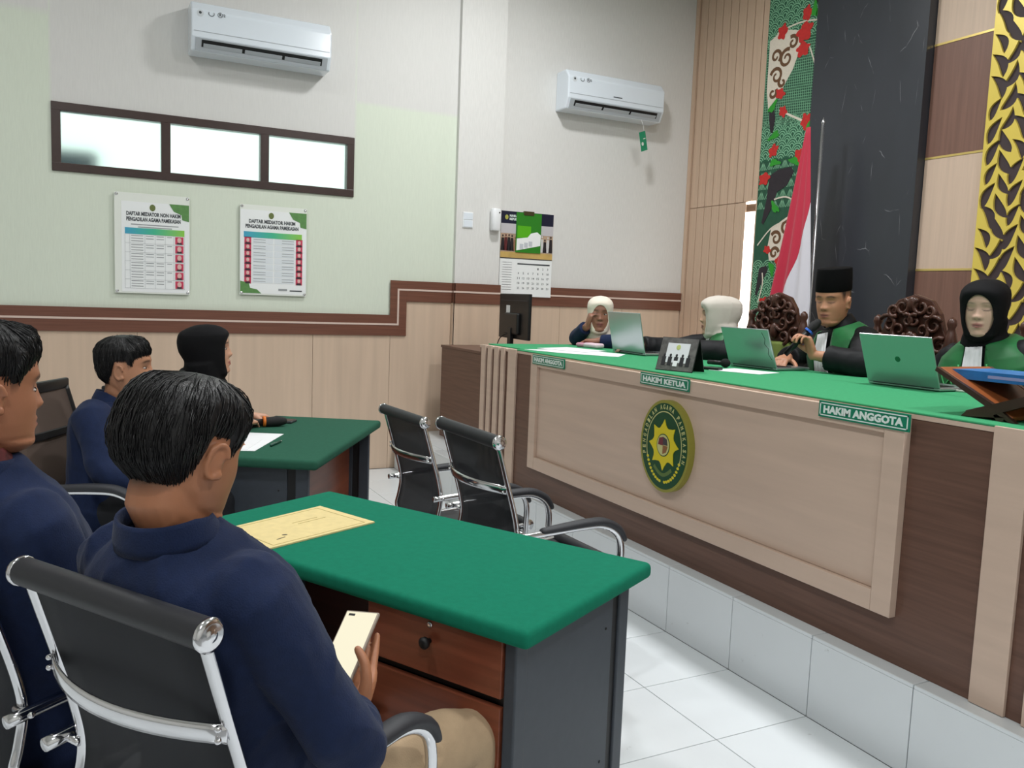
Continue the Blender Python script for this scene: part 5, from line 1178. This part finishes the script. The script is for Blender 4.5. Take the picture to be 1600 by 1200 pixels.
TOR = [(-.19, .172, .128, .0), (-.10, .180, .135, .0), (0, .178, .130, .0), (.22, .158, .115, .004), (.46, .168, .120, .006), (.68, .182, .124, .002), (.80, .182, .116, -.006), (.88, .160, .100, -.012), (.94, .115, .082, -.014), (1.0, .066, .062, -.010)]
def person(spec):
    S = spec; yaw = S['yaw']; rz = R(yaw - 90); base = Vector((S['hip'][0], S['hip'][1], S.get('floor', 0.0)))
    root = thing('person', S['label'], 'person', base, rz)
    Mi = Matrix.Rotation(-rz, 3, 'Z')
    def loc(p): return Mi @ (Vector(p) - base)
    hip = loc(S['hip']); hc = loc(S['head'])
    HR = (Matrix.Rotation(R(S['hyaw'] - yaw), 3, 'Z') @ Matrix.Rotation(R(-S.get('hpitch', 0)), 3, 'X') @ Matrix.Rotation(R(S.get('hroll', 0)), 3, 'Y'))
    hs = S.get('hs', 1.0)
    def H(p): return hc + HR @ (Vector(p) * hs)
    N = H((0, -.030, -.118)) + Vector((0, -.008, -.012)) + Vector(S.get('noff', (0, 0, 0)))
    up = (N - hip); LS = up.length; up.normalize(); rt = Vector((1, 0, 0)); rt = (rt - up * rt.dot(up)).normalized()
    tw = R(S.get('twist', 0)); fw = up.cross(rt); rt = (rt * math.cos(tw) + fw * math.sin(tw)); fw = up.cross(rt)
    k = S.get('k', 1.0)
    def T(t, x, y): return hip + up * (LS * t) + rt * x + fw * y
    def torso(mb, gx, n=28, dense=1, t0=-.19, t1=1.0, gt=1.0):
        ts = [a[0] for a in TOR]; tt = []
        for i in range(len(ts) - 1): tt += [ts[i] + (ts[i + 1] - ts[i]) * j / dense for j in range(dense)]
        tt.append(ts[-1]); tt = [t for t in tt if t0 - 1e-6 <= t <= t1 + 1e-6]
        w = [float(np.interp(t, ts, [a[1] for a in TOR])) * k * gt + gx for t in tt]; d = [float(np.interp(t, ts, [a[2] for a in TOR])) * k + gx for t in tt]; yo = [float(np.interp(t, ts, [a[3] for a in TOR])) for t in tt]
        mb.loft([T(t, 0, y) for t, y in zip(tt, yo)], w, d, rt, fw, n, True, 2.5); return mb
    def tfront(t, x, g):
        w = float(np.interp(t, [a[0] for a in TOR], [a[1] for a in TOR])) * k + g; d = float(np.interp(t, [a[0] for a in TOR], [a[2] for a in TOR])) * k + g; y = float(np.interp(t, [a[0] for a in TOR], [a[3] for a in TOR]))
        return y + d * max(0, 1 - abs(x / w) ** 2.5) ** (1 / 2.5)
    arms = {}
    for s, nm in ((1, 'R'), (-1, 'L')):
        a = S['arms'][nm]; sh = T(.83, s * .165 * k, -.008) + Vector(a.get('shoff', (0, 0, 0)))
        arms[nm] = (sh, loc(a['elbow']), loc(a['wrist']), a, s)
    fem = S.get('fem', False); vox = S.get('vox', 0.0045)
    # ---- one continuous body
    B = MB(); Pg, Fg = head_grid(True, fem, lambda p: H(p)); B.add(Pg, Fg)
    for s in (-1, 1) if not S.get('hijab') else ():
        er = HR @ Euler((R(-8), R(s * 6), R(-s * 16))).to_matrix()
        B.ell(H((s * .0745, -.006, -.004)), (.0075 * hs, .017 * hs, .028 * hs), er, 14, 10); ep = [H((s * .0765, -.006, -.003)) + er @ Vector((s * .006, .0165 * math.cos(t_), .0285 * math.sin(t_))) * hs for t_ in [R(-75 - i * 22) for i in range(-1, 13)]]; B.tube(ep[1:], .0046 * hs, n=8, round_caps=True); B.ell(H((s * .079, .002, -.026)), (.006, .008, .009), er, 10, 8)
    B.tube([H((0, -.02, -.03)), H((0, -.026, -.085)), N + up * .03, N - up * .03], [.056, .053 * k, .052 * k, .05 * k], n=20, sub=3, flat=(1, 1))
    torso(B, -.026, t0=-.10)
    for nm in arms:
        sh, E, Wr, a, s = arms[nm]
        B.tube([sh, sh.lerp(E, .5), E, E.lerp(Wr, .3), Wr.lerp(E, .08), Wr], [.046, .042, .036, .037, .025, .024], n=14, sub=3, round_caps=True)
        D = Mi @ Vector(a['dir']); Nn = Mi @ Vector(a['palm']); hand(B, Wr, D, Nn, a.get('side', s), a['curl'], a.get('hsc', 1.0 if not fem else .93), a.get('thumb', (.5, .75, .35)), a.get('tcurl', .3))
    body = fuse(B, 'body', M_skin, root, vox, 2)
    # colour attribute: lips, brows, lids, clipped hair; shade painted into sockets, mouth line, nostrils
    me = body.data; ca = me.color_attributes.new('Col', 'FLOAT_COLOR', 'POINT')
    sk = Vector(srgb(*S['skin'])[:3]); lip = Vector(srgb(*S.get('lip', (150, 84, 78)))[:3]); dk = Vector(srgb(26, 20, 20)[:3]); HI = HR.transposed()
    fade = S.get('fade', None); lids = S.get('lids', 'open'); arr = np.ones((len(me.vertices), 4), dtype=np.float32)
    for i, v in enumerate(me.vertices):
        q = HI @ (v.co - hc) / hs; c = sk
        if q.z > -.125 and q.length < .16:
            x, y, z = q
            if y > .045:
                ax = abs(x)
                c = c.lerp(lip, 0.85 * min(1, 1.6 * gs((x / .021) ** 4, ((z + .0568) / (.0105 - .0045 * min(1, ax / .022))) ** 4)))
                c = c.lerp(dk, .75 * gs((x / .020) ** 4, ((z + .0567) / .0018) ** 2))
                bz = .0325 + .004 * math.sin(min(1, ax / .045) * 2.2) - .004 * max(0, (ax - .035) / .015)
                c = c.lerp(dk, S.get('brow', .8) * min(1, 1.4 * gs(((ax - .031) / .0185) ** 4, ((z - bz) / (.0042 if not fem else .0030)) ** 2)))
                lz = (.0150 if lids == 'open' else .0045) - .25 * (ax - .031) ** 2 / .014 * (1 if lids == 'open' else -1)
                c = c.lerp(dk, .9 * min(1, 1.6 * gs(((ax - .031) / .0155) ** 4, ((z - lz) / .0024) ** 2)))
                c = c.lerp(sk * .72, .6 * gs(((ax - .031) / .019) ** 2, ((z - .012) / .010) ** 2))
                c = c.lerp(dk, .7 * gs(((ax - .0085) / .0035) ** 2, ((z + .0295) / .0024) ** 2))
            if fade:
                hl = hairline(q, fade); 
                if hl > 0: c = c.lerp(dk, min(.93, hl * 26 + .12))
        arr[i, :3] = c
    ca.data.foreach_set('color', arr.ravel())
    if lids == 'open':
        for s in (-1, 1):
            yy = head_y(s * .031, .009, fem)
            e = MB().ell(H((s * .031, yy - .0072, .0088)), (.0125 * hs, .0080 * hs, .0043 * hs), HR, 16, 10).build('eye', M_eyew, root, True)
            gz = S.get('gaze', (0, 0)); MB().ell(H((s * .031 + gz[0], yy - .0004, .0090 + gz[1])), (.0056 * hs, .0024 * hs, .0052 * hs), HR, 12, 8).build('iris', M_iris, e, True)
    # ---- garments
    coat = S['coat']; g = .014 if coat != 'robe' else .020
    J = MB(); torso(J, g, t0=-.19, t1=1.0)
    if coat == 'robe': J.loft([T(-.19, 0, 0.0), T(-.1, 0, .12), T(-.05, 0, .30)], [.21, .22, .20], [.10, .11, .10], rt, up, 20, True, 2.5)
    for nm in arms:
        sh, E, Wr, a, s = arms[nm]; cuff = E.lerp(Wr, a.get('cuff', .90)); q = 1.0 if coat != 'robe' else 1.22
        J.tube([sh + (T(.83, 0, 0) - sh) * .2, sh, sh.lerp(E, .5), E, E.lerp(cuff, .5), cuff], [.072 * k, .070 * k, .061 * q, .056 * q, .052 * q, .045 * q * (1.12 if coat == 'robe' else 1)], n=18, sub=3, round_caps=False)
        J.ell(E, (.056 * q,) * 3, None, 14, 10)
    cutter = None
    if S.get('vneck'):
        cb = MB(); pts = []
        a0, a1 = S['vneck']
        A = T(1.06, 0, 0); poly = [(-a0 * 1.2, 1.06), (a0 * 1.2, 1.06), (a0, .97), (0.004, a1), (-.004, a1), (-a0, .97)]
        O = T(0, 0, .045); cb.prism([(p[0], p[1] * LS) for p in poly], O, rt, up, -0.3 if rt.cross(up).dot(fw) < 0 else 0.3)
        cutter = cb.build('cutter', M_navy2, root)
    jm = {'navy': M_navy2, 'robe': M_robe}[coat]
    jk = fuse(J, 'jacket' if coat == 'navy' else 'robe', jm, root, S.get('jvox', .0075), 5, folds(S.get('fold', .006), seed=S.get('seed', 0)), cutter)
    if S.get('vneck'):
        sb = MB(); torso(sb, g - .012, t0=.3, t1=.99); sb.build('blouse', S.get('shirt', M_jabot), root, True)
    if S.get('collar', True):
        for nm_, m_, rr, hh, off in S.get('collars', [('collar', jm, .074, .024, .0)]):
            pts = []
            for j in range(28):
                t = 2 * math.pi * j / 28; st = math.sin(t)
                pts.append(T(1.0, 0, -.012) + rt * (rr * k * math.cos(t)) + fw * ((rr - .006) * k * st) + up * (off + .012 - .030 * max(0, st) + .010 * max(0, -st)))
            cv = MB(); ax_o = T(1.0, 0, -.012); Vc = []; Fc = []
            for p_ in pts:
                rd_ = p_ - ax_o; rd_ = (rd_ - up * rd_.dot(up)).normalized()
                for a_, h_ in ((.013, -1.0), (.011, -.4), (.002, .7), (-.001, 1.0), (-.006, .9), (-.004, -.2), (.002, -.9)): Vc.append(p_ + rd_ * a_ + up * (hh * h_))
            for j in range(28):
                for q_ in range(7): Fc.append((j * 7 + q_, ((j + 1) % 28) * 7 + q_, ((j + 1) % 28) * 7 + (q_ + 1) % 7, j * 7 + (q_ + 1) % 7))
            cv.add(Vc, Fc); cv.build(nm_, m_, root, True)
    # trousers and shoes
    tm = S.get('trousers', M_dark); Q = MB(); torso(Q, .004, t0=-.19, t1=.12)
    fl_z = 0.0
    for s in (-1, 1):
        kn = loc(S['knees'][0 if s > 0 else 1]); an = loc(S['ankles'][0 if s > 0 else 1]); hp = hip + rt * (s * .09) + Vector((0, .0, -.01))
        Q.tube([hp, hp.lerp(kn, .5), kn, kn.lerp(an, .5), an], [.092, .082, .064, .056, .052], n=16, sub=3); Q.ell(kn, (.064, .066, .064), None, 14, 10)
        f2 = Vector((an.x - kn.x * 0, 1, 0)); sh_ = MB()
        sh_.loft([Vector((an.x, an.y + y_, z_)) for y_, z_ in ((-.065, .035), (-.05, .04), (.02, .045), (.09, .034), (.16, .028), (.185, .024))], [.02, .034, .038, .046, .038, .012], [.030, .04, .045, .034, .026, .016], rt, Vector((0, 0, 1)), 16, True, 2.4)
        sh_.build('shoe', M_shoe, root, True)
    fuse(Q, 'trousers', tm, root, .009, 4, folds(.004, seed=3))
    # robe trimmings
    if coat == 'robe':
        bi, bo_, tb0, tb1 = S.get('lapel', (.055, .155, .25, .96))
        for s in (-1, 1):
            ti = MB(); torso(ti, g + .007, 72, 10, .05, .99)
            me2 = ti.mesh('green_lapel'); bm = bmesh.new(); bm.from_mesh(me2); bpy.data.meshes.remove(me2)
            def cutp(pt, nn): bmesh.ops.bisect_plane(bm, geom=bm.verts[:] + bm.edges[:] + bm.faces[:], plane_co=pt, plane_no=nn, clear_outer=True)
            i0, i1 = T(.97, s * bi[0], 0), T(.1, s * bi[1], 0); dd = (i1 - i0).normalized(); nn = dd.cross(fw); nn = nn if nn.dot(rt) * s < 0 else -nn; cutp(i0, nn)
            i0, i1 = T(.90, s * bo_[0], 0), T(.1, s * bo_[1], 0); dd = (i1 - i0).normalized(); nn = dd.cross(fw); nn = nn if nn.dot(rt) * s > 0 else -nn; cutp(i0, nn)
            cutp(T(0, 0, -.06), -fw); cutp(T(tb0, 0, 0), -up)
            bmesh.ops.recalc_face_normals(bm, faces=bm.faces[:])
            me2 = bpy.data.meshes.new('green_lapel'); bm.to_mesh(me2); bm.free(); me2.materials.append(M_velvet); me2.polygons.foreach_set('use_smooth', [True] * len(me2.polygons))
            o = link('green_lapel', me2, root); sd = o.modifiers.new('thick', 'SOLIDIFY'); sd.thickness = .006; sd.offset = 1
        jb = MB(); Vv = []; Ff = []; w0, w1, b0 = S.get('jabot', (.034, .062, .22)); nr, nc = 20, 25
        for i in range(nr + 1):
            t = .985 + (b0 - .985) * i / nr; w = w0 + (w1 - w0) * i / nr
            for j in range(nc):
                u = -1 + 2 * j / (nc - 1); x = u * w + S.get('jabx', 0) * i / nr
                Vv.append(T(t, x, tfront(t, x, g) + .020 + .004 * math.sin(u * 13) * (0.4 + .6 * i / nr)))
        for i in range(nr):
            for j in range(nc - 1): Ff.append((i * nc + j, i * nc + j + 1, (i + 1) * nc + j + 1, (i + 1) * nc + j))
        jb.add(Vv, Ff); o = jb.build('jabot', M_jabot, root, True); sd = o.modifiers.new('thick', 'SOLIDIFY'); sd.thickness = .003
        if S.get('piping'):
            for s in (-1, 1):
                pp = [T(t, s * x, tfront(t, x, g) + .017) for t, x in ((.80, .155), (.70, .135), (.74, .10), (.60, .085), (.72, .066), (.86, .060))]
                MB().tube(pp, .0035, n=6, sub=6).build('piping', mat('green piping', (70, 170, 100), rough=.5), root, True)
    # ---- headwear
    hv = S.get('hijab')
    if hv:
        hm, style = hv; K = MB(); sx, sy, sz = S.get('hscale', (1.13, 1.12, 1.08))
        hb = S.get('hback', .012)
        Pg, Fg = head_grid(False, fem, lambda p: H((p.x * sx, hood_y(p, sy) - hb * max(0, min(1, -p.y / .08)) + .004, p.z * sz + .002)), 56, 36); K.add(Pg, Fg)
        hup = HR @ Vector((0, 0, 1))
        c0 = H((0, -.022, -.05)); c1 = H((0, -.018, -.115)); c2 = N + up * .035; c3 = N - up * .015 + fw * .012; c4 = N - up * .065 + fw * .02
        if style == 'tuck':
            K.loft([c0, c1, c2, c3], [.086, .074, .078, .098], [.080, .080, .080, .084], [HR @ Vector((1, 0, 0))] * 2 + [rt] * 2, [HR @ Vector((0, 1, 0))] * 2 + [fw] * 2, 28, True, 2.2)
        else:
            c5 = N - up * .17 + fw * .055; c6 = N - up * .25 + fw * .075
            K.loft([c0, c1, c2, c3, c4, c5, c6], [.088, .080, .092, .125, .135, .10, .045], [.084, .088, .096, .116, .118, .085, .055], [HR @ Vector((1, 0, 0))] * 2 + [rt] * 5, [HR @ Vector((0, 1, 0))] * 2 + [fw] * 5, 28, True, 2.2)
            K.tube([H((0, -.045, -.02)), H((0, -.055, -.085)), N - fw * .050 - up * .03, N - fw * .070 - up * .10], [.06, .056, .066, .05], n=16, sub=3)
        fo = S.get('face', (.056, .088, -.016)); cm = MB()
        pts = [(fo[0] * math.cos(t) * (1 if math.sin(t) < 0 else .93), fo[2] + fo[1] * math.sin(t)) for t in [2 * math.pi * i / 40 for i in range(40)]]
        ux = HR @ Vector((1, 0, 0)); uz = HR @ Vector((0, 0, 1)); Oc = H((0, .02, 0)); cm.prism(pts, Oc, ux, uz, -.3)
        # prism runs along ux x uz = -forward, so extrude negatively
        cut_o = cm.build('cutter', hm, root)
        bmf = bmesh.new(); bmf.from_mesh(cut_o.data); bmesh.ops.recalc_face_normals(bmf, faces=bmf.faces[:]); bmf.to_mesh(cut_o.data); bmf.free()
        fuse(K, 'headscarf', hm, root, .006, 5, None, cut_o)
        ho = next(c for c in root.children if c.name.startswith('headscarf'))
        dfn = folds(S.get('hfold', .004), 10, 30, 5 + S.get('seed', 0))
        for v, n in zip(ho.data.vertices, [v.normal.copy() for v in ho.data.vertices]):
            q = HI @ (v.co - hc); wgt = min(1, max(.15, (-(q.z) - .0) / .12)) if q.y > -.02 else 1.0
            v.co += n * dfn(v.co) * wgt
    if S.get('hair'):
        make_hair(root, H, HR, S['hair'], S.get('seed', 1))
    if S.get('cap'):
        c = MB(); ax_ = HR @ Vector((1, 0, 0)); ay_ = HR @ Vector((0, 1, 0))
        lv = [(.056, .0775, .099), (.064, .0800, .1015), (.11, .0790, .101), (.158, .0765, .0985), (.166, .0745, .0960), (.168, .070, .09)]
        c.loft([H((0, -.002 - (z - .04) * .10, z + 0.0)) for z, _, _ in lv], [a * hs for _, a, _ in lv], [b * hs for _, _, b in lv], ax_, ay_, 40, True, 2.15)
        c.build('cap', M_songkok, root, 'auto')
    return root, loc, H, T

def hood_y(p, sy):
    y = p.y * sy; t = max(0, min(1, (p.z - .02) / .085)); t = t * t * (3 - 2 * t); lim = .068 + .03 * t
    return y if y < lim else lim + (y - lim) * (.35 + .5 * t)
def hairline(q, kind):
    """signed measure: > 0 where hair grows (head coordinates)"""
    x, y, z = q; f = .066 if kind != 'fringe' else .056
    return z - float(np.interp(y, [-.11, -.085, -.055, -.035, -.022, .018, .024, .036, .05, .075, .10], [-.082, -.080, -.060, -.020, .030, .031, .004, .010, .040, f - .004, f]))
def make_hair(root, H, HR, spec, seed):
    kind, top, side, back, quiff = spec
    random.seed(seed)
    def off(p):
        h = hairline(p, kind); m = max(0.0, min(1, h / .050))
        up_ = max(0, min(1, (p.z - .02) / .07)); fr = max(0, min(1, p.y / .09)); bk = max(0, min(1, -p.y / .07))
        th = side * (1 - up_) + top * up_
        th = max(th, back * bk * (1 - .35 * max(0, -p.z / .07)))
        th += (quiff - .35 * top) * up_ * fr
        n_ = noise.noise(Vector((p.x * 34 + seed, p.y * 14, p.z * 12))) * .16 + noise.noise(Vector((p.x * 70, p.y * 26 + seed, p.z * 24))) * .08
        return (-.006 + (th * (1 + n_) + .006) * m ** .6) if h > 0 else -.006
    def shell(th, z, lift=0.0):
        p = head_pt(th, z, False); c = Vector((0, -.005, .0)); d = Vector((p.x, p.y + .005, max(0, p.z - .02) * 1.15)); d = d.normalized() if d.length > 1e-6 else Vector((0, 0, 1))
        return p + d * (off(p) + lift)
    n, k = 110, 64; P = []; F = []
    zs = [-.095 + .208 * math.sin(math.pi / 2 * i / (k - 1)) for i in range(k)]
    for z in zs:
        for j in range(n): P.append(H(shell(2 * math.pi * j / n, z)))
    for i in range(k - 1):
        for j in range(n): F.append((i * n + j, i * n + (j + 1) % n, (i + 1) * n + (j + 1) % n, (i + 1) * n + j))
    F.append(tuple(range((k - 1) * n, k * n)))
    b = MB(); b.add(P, F); ho = b.build('hair', M_hair, root, True)
    st = MB()
    for q in range(1700):
        th = random.uniform(0, 2 * math.pi); z = random.uniform(-.06, .112); p0 = head_pt(th, z, False)
        if hairline(p0, kind) < .004 or off(p0) < .006: continue
        pts = []; l0 = random.uniform(.0002, .0015); dth = random.uniform(-.10, .10) + (0.22 if math.sin(th) > 0.2 else 0); ln = random.uniform(.03, .07)
        for s in range(5):
            t = s / 4; zz_ = max(-.094, z - ln * t * (0.4 + .6 * min(1, (.113 - z) / .05))); pts.append(H(shell(th + dth * t, zz_, l0 + .0016 * math.sin(math.pi * t) * (1 if q % 9 else 3.0))))
        st.tube(pts, [.0008, .0011, .0010, .0007, .0003], n=3)
    so = st.build('hair_strands', M_hair, ho, True); so['kind'] = 'stuff'
# ------------------------------------------------------------------ the eight people
def along(p, f, r, a, b, z): return (p[0] + f[0] * a + r[0] * b, p[1] + f[1] * a + r[1] * b, z)
REST = [0.2, .25, .28, .3, .32]; GRIP = [0.6, .95, 1.0, 1.0, 1.0]; FLAT = [.1, .12, .12, .14, .16]
f1, r1 = (.843, .537), (.537, -.843)
hp = (.262, 1.519, .475)
PH1 = Vector((.452, 1.545, .722))
_x = Vector((.70, -.70, .08)).normalized(); _y = Vector((.52, .62, .55)); _y = (_y - _x * _y.dot(_x)).normalized(); _z = _x.cross(_y); pm = Matrix((_x, _y, _z)).transposed()
person(dict(label='man in navy jacket seen from behind, looking at the phone in his hand', hip=hp, yaw=32.5, head=(.142, 1.436, 1.140), hyaw=36, hpitch=16, hs=.98, noff=(0, .045, 0), skin=(172, 116, 84), vox=.0036, jvox=.006, fold=.009,
    hair=('fringe', .022, .016, .029, .003), fade='fringe', coat='navy', trousers=M_khaki, seed=3, lids='down', k=1.02,
    knees=[along(hp, f1, r1, .42, .21, .462), along(hp, f1, r1, .41, -.15, .475)], ankles=[along(hp, f1, r1, .42, .19, .09), along(hp, f1, r1, .40, -.15, .09)],
    arms=dict(R=dict(elbow=(.380, 1.270, .670), wrist=tuple(PH1 + _x * .040 - _y * .118 - _z * .038), dir=tuple(_x * -.22 + _y * .97), palm=tuple(_z), side=1, curl=[.5, .03, .03, .03, .04], cuff=.90, thumb=(.75, .30, .75), tcurl=.6),
              L=dict(elbow=(.11, 1.82, .69), wrist=(.30, 1.78, .585), dir=(.84, .3, -.1), palm=(0, 0, -1), curl=REST))))
ph1 = thing('phone', 'phone with a bright cream screen held by the man in front', 'phone', PH1)
b = MB().box((0, 0, 0), (.074, .160, .009), pm, .003).build('case', mat('taupe phone case', (150, 136, 124), rough=.4), ph1, True)
MB().box(_z * .0048, (.067, .152, .0008), pm).build('screen', mat('lit phone screen', (40, 39, 34), emit=(255, 247, 216), estr=.74), ph1); MB().box(_z * .0054 + _y * .069 - _x * .02, (.014, .005, .0005), pm).build('camera_hole', M_black, ph1)

hp = (-.085, 2.03, .48)
person(dict(label='man in navy jacket in profile at the left picture edge', hip=hp, yaw=32, head=(-.178, 1.893, 1.190), hyaw=24, hpitch=2, noff=(0, .03, 0), skin=(176, 118, 88), vox=.0034, fold=.007, hair=('short', .030, .003, .006, .022), fade='short', coat='navy', trousers=M_khaki, seed=6, k=1.0,
    collars=[('shirt_collar', mat('maroon batik collar', (88, 34, 36), rough=.7, var=.5, vscale=60), .068, .022, .012), ('collar', M_navy2, .082, .022, -.012)],
    knees=[along(hp, f1, r1, .42, .11, .53), along(hp, f1, r1, .42, -.13, .53)], ankles=[along(hp, f1, r1, .38, .11, .09), along(hp, f1, r1, .38, -.13, .09)],
    arms=dict(R=dict(elbow=(.0, 1.79, .72), wrist=(.19, 1.93, .66), dir=(.84, .5, -.1), palm=(0, 0, -1), curl=REST), L=dict(elbow=(-.22, 2.26, .72), wrist=(.02, 2.31, .66), dir=(.84, .3, -.1), palm=(0, 0, -1), curl=REST))))

f3, r3 = (.88, -.475), (-.475, -.88)
hp = (.055, 3.615, .53)
person(dict(label='man in navy jacket with short black hair at the rear desk', hip=hp, yaw=-28, head=(.140, 3.650, 1.070), hyaw=-14, hpitch=-2, skin=(186, 134, 104), fold=.006, hair=('fringe', .026, .004, .010, .010), fade='fringe', coat='navy', seed=9,
    knees=[along(hp, f3, r3, .42, .12, .54), along(hp, f3, r3, .42, -.12, .54)], ankles=[along(hp, f3, r3, .36, .12, .09), along(hp, f3, r3, .36, -.12, .09)],
    arms=dict(R=dict(elbow=(.06, 3.38, .72), wrist=(.25, 3.28, .64), dir=(.88, -.3, -.2), palm=(0, 0, -1), curl=REST), L=dict(elbow=(.26, 3.86, .76), wrist=(.47, 3.74, .775), dir=(.88, -.3, -.05), palm=(0, 0, -1), curl=REST))))
hp = (.41, 4.17, .53)
person(dict(label='woman in black headscarf and navy jacket at the rear desk', hip=hp, yaw=-24, head=(.500, 4.075, 1.115), hyaw=-8, hpitch=-4, skin=(200, 152, 126), fem=True, lip=(164, 92, 88), hijab=(M_hjb, 'drape'), hback=.022, hfold=.003, coat='navy', collar=False, fold=.005, seed=12, k=.93,
    knees=[along(hp, f3, r3, .42, .10, .54), along(hp, f3, r3, .42, -.10, .54)], ankles=[along(hp, f3, r3, .36, .10, .09), along(hp, f3, r3, .36, -.10, .09)],
    arms=dict(R=dict(elbow=(.50, 3.93, .76), wrist=(.665, 4.09, .775), dir=(.55, .8, -.1), palm=(0, 0, -1), curl=REST), L=dict(elbow=(.60, 4.36, .78), wrist=(.72, 4.25, .785), dir=(.8, .3, -.1), palm=(0, 0, -1), curl=[.3, .5, .5, .5, .5]))))

# ---- behind the bench
hp = (3.30, 4.78, .80)
person(dict(label='woman in cream headscarf and navy blazer resting a hand on her cheek', hip=hp, yaw=195, head=(3.06, 4.745, 1.322), hyaw=238, hpitch=4, hroll=0, skin=(150, 104, 84), fem=True, lip=(120, 62, 60), brow=.7, gaze=(.003, .0), hijab=(M_hjc, 'tuck'), hfold=.003, hscale=(1.15, 1.10, 1.10), coat='navy', vneck=(.052, .60), fold=.005, seed=15, k=.92, floor=ZP, collar=False,
    knees=[(3.05, 4.93, .74), (3.05, 4.66, .74)], ankles=[(3.10, 4.93, .38), (3.10, 4.66, .38)],
    arms=dict(R=dict(elbow=(3.00, 4.93, 1.155), wrist=(2.965, 4.745, 1.245), dir=(.05, -.35, .9), palm=(.75, -.3, .1), curl=[.2, .45, .5, .55, .6], cuff=.86), L=dict(elbow=(3.13, 4.52, 1.15), wrist=(3.00, 4.66, 1.150), dir=(-.5, .7, 0), palm=(0, 0, -1), curl=REST))))
hp = (3.45, 3.83, .80)
person(dict(label='judge in grey beige headscarf turned away towards the woman beside her', hip=hp, yaw=150, head=(3.34, 3.895, 1.346), hyaw=150, hpitch=2, noff=(0, 0, .045), skin=(206, 164, 140), fem=True, hijab=(M_hjg, 'tuck'), hback=.03, hfold=.006, hscale=(1.15, 1.18, 1.10), face=(.05, .082, -.02), coat='robe', lapel=((.04, .07), (.15, .13), .2, .96), fold=.006, seed=18, k=.95, floor=ZP, collar=False,
    knees=[(3.10, 3.99, .72), (3.07, 3.74, .72)], ankles=[(3.12, 3.99, .38), (3.10, 3.74, .38)],
    arms=dict(R=dict(elbow=(3.24, 4.14, 1.14), wrist=(3.00, 4.20, 1.150), dir=(-.9, .3, 0), palm=(0, 0, -1), curl=REST), L=dict(elbow=(3.22, 3.62, 1.15), wrist=(3.05, 3.76, 1.160), dir=(-.6, .8, 0), palm=(0, 0, -1), curl=REST))))
hp = (3.52, 2.92, .80)
MIC_H = Vector((3.190, 3.005, 1.338)); MIC_T = Vector((3.105, 3.062, 1.222))
person(dict(label='judge in black cap and green-black robe speaking into a microphone', hip=hp, yaw=172, head=(3.33, 3.035, 1.452), hyaw=196, hpitch=8, hs=1.0, skin=(188, 134, 104), lip=(150, 88, 80), cap=True, fade='short', lids='down', coat='robe', lapel=((.062, .085), (.165, .12), .12, .965), jabot=(.040, .062, .12), fold=.006, seed=21, k=1.0, floor=ZP, collars=[('collar', M_robe, .078, .026, .004)],
    knees=[(3.10, 3.04, .72), (3.10, 2.80, .72)], ankles=[(3.12, 3.04, .38), (3.12, 2.80, .38)],
    arms=dict(R=dict(elbow=(3.40, 3.28, 1.14), wrist=(3.215, 3.205, 1.160), dir=(-.85, -.45, -.12), palm=(0, 0, -1), curl=[.3, .35, .38, .4, .4], cuff=.92),
              L=dict(elbow=(3.24, 2.735, 1.165), wrist=(3.155, 2.975, 1.190), dir=(-.25, .25, .9), palm=(-.6, .3, .25), curl=[.6, .75, .8, .85, .9], cuff=.72, thumb=(.7, .5, .45), tcurl=.5))))
mk = thing('microphone', 'black microphone with a blue ring held to the mouth of the capped judge', 'microphone', MIC_T)
d = (MIC_H - MIC_T); u = d.normalized(); e = d.length
MB().tube([u * -.05, u * (e - .035)], [.0135, .0165], n=14).build('handle', M_black, mk, True); MB().tube([u * (e - .035), u * (e - .01), u * (e + .012)], [.019, .025, .019], n=16, round_caps=True).build('grille', MATS['black mesh grille'], mk, True)
MB().lathe([(.018, -.006), (.024, -.005), (.024, .005), (.018, .006)], u * (e - .045), u, 7).build('blue_ring', mat('blue rubber', (40, 100, 200), rough=.5), mk)
hp = (3.60, 2.25, .80)
person(dict(label='judge in black headscarf and green robe with lowered eyes', hip=hp, yaw=186, head=(3.385, 2.277, 1.440), hyaw=200, hpitch=8, skin=(214, 176, 156), fem=True, lip=(170, 100, 98), lids='down', brow=.45, hijab=(M_hjb, 'tuck'), hback=.03, hfold=.003, hscale=(1.20, 1.14, 1.10), face=(.058, .088, -.016), coat='robe', lapel=((.045, .075), (.205, .20), .05, .97), jabot=(.036, .070, .10), piping=True, fold=.005, seed=24, k=1.0, floor=ZP, collar=False,
    knees=[(3.16, 2.38, .72), (3.16, 2.14, .72)], ankles=[(3.18, 2.38, .38), (3.18, 2.14, .38)],
    arms=dict(R=dict(elbow=(3.45, 2.56, 1.02), wrist=(3.27, 2.46, 1.07), dir=(-.85, -.3, -.1), palm=(0, 0, -1), curl=REST), L=dict(elbow=(3.45, 1.98, 1.05), wrist=(3.26, 2.08, 1.08), dir=(-.85, .3, -.1), palm=(0, 0, -1), curl=REST))))
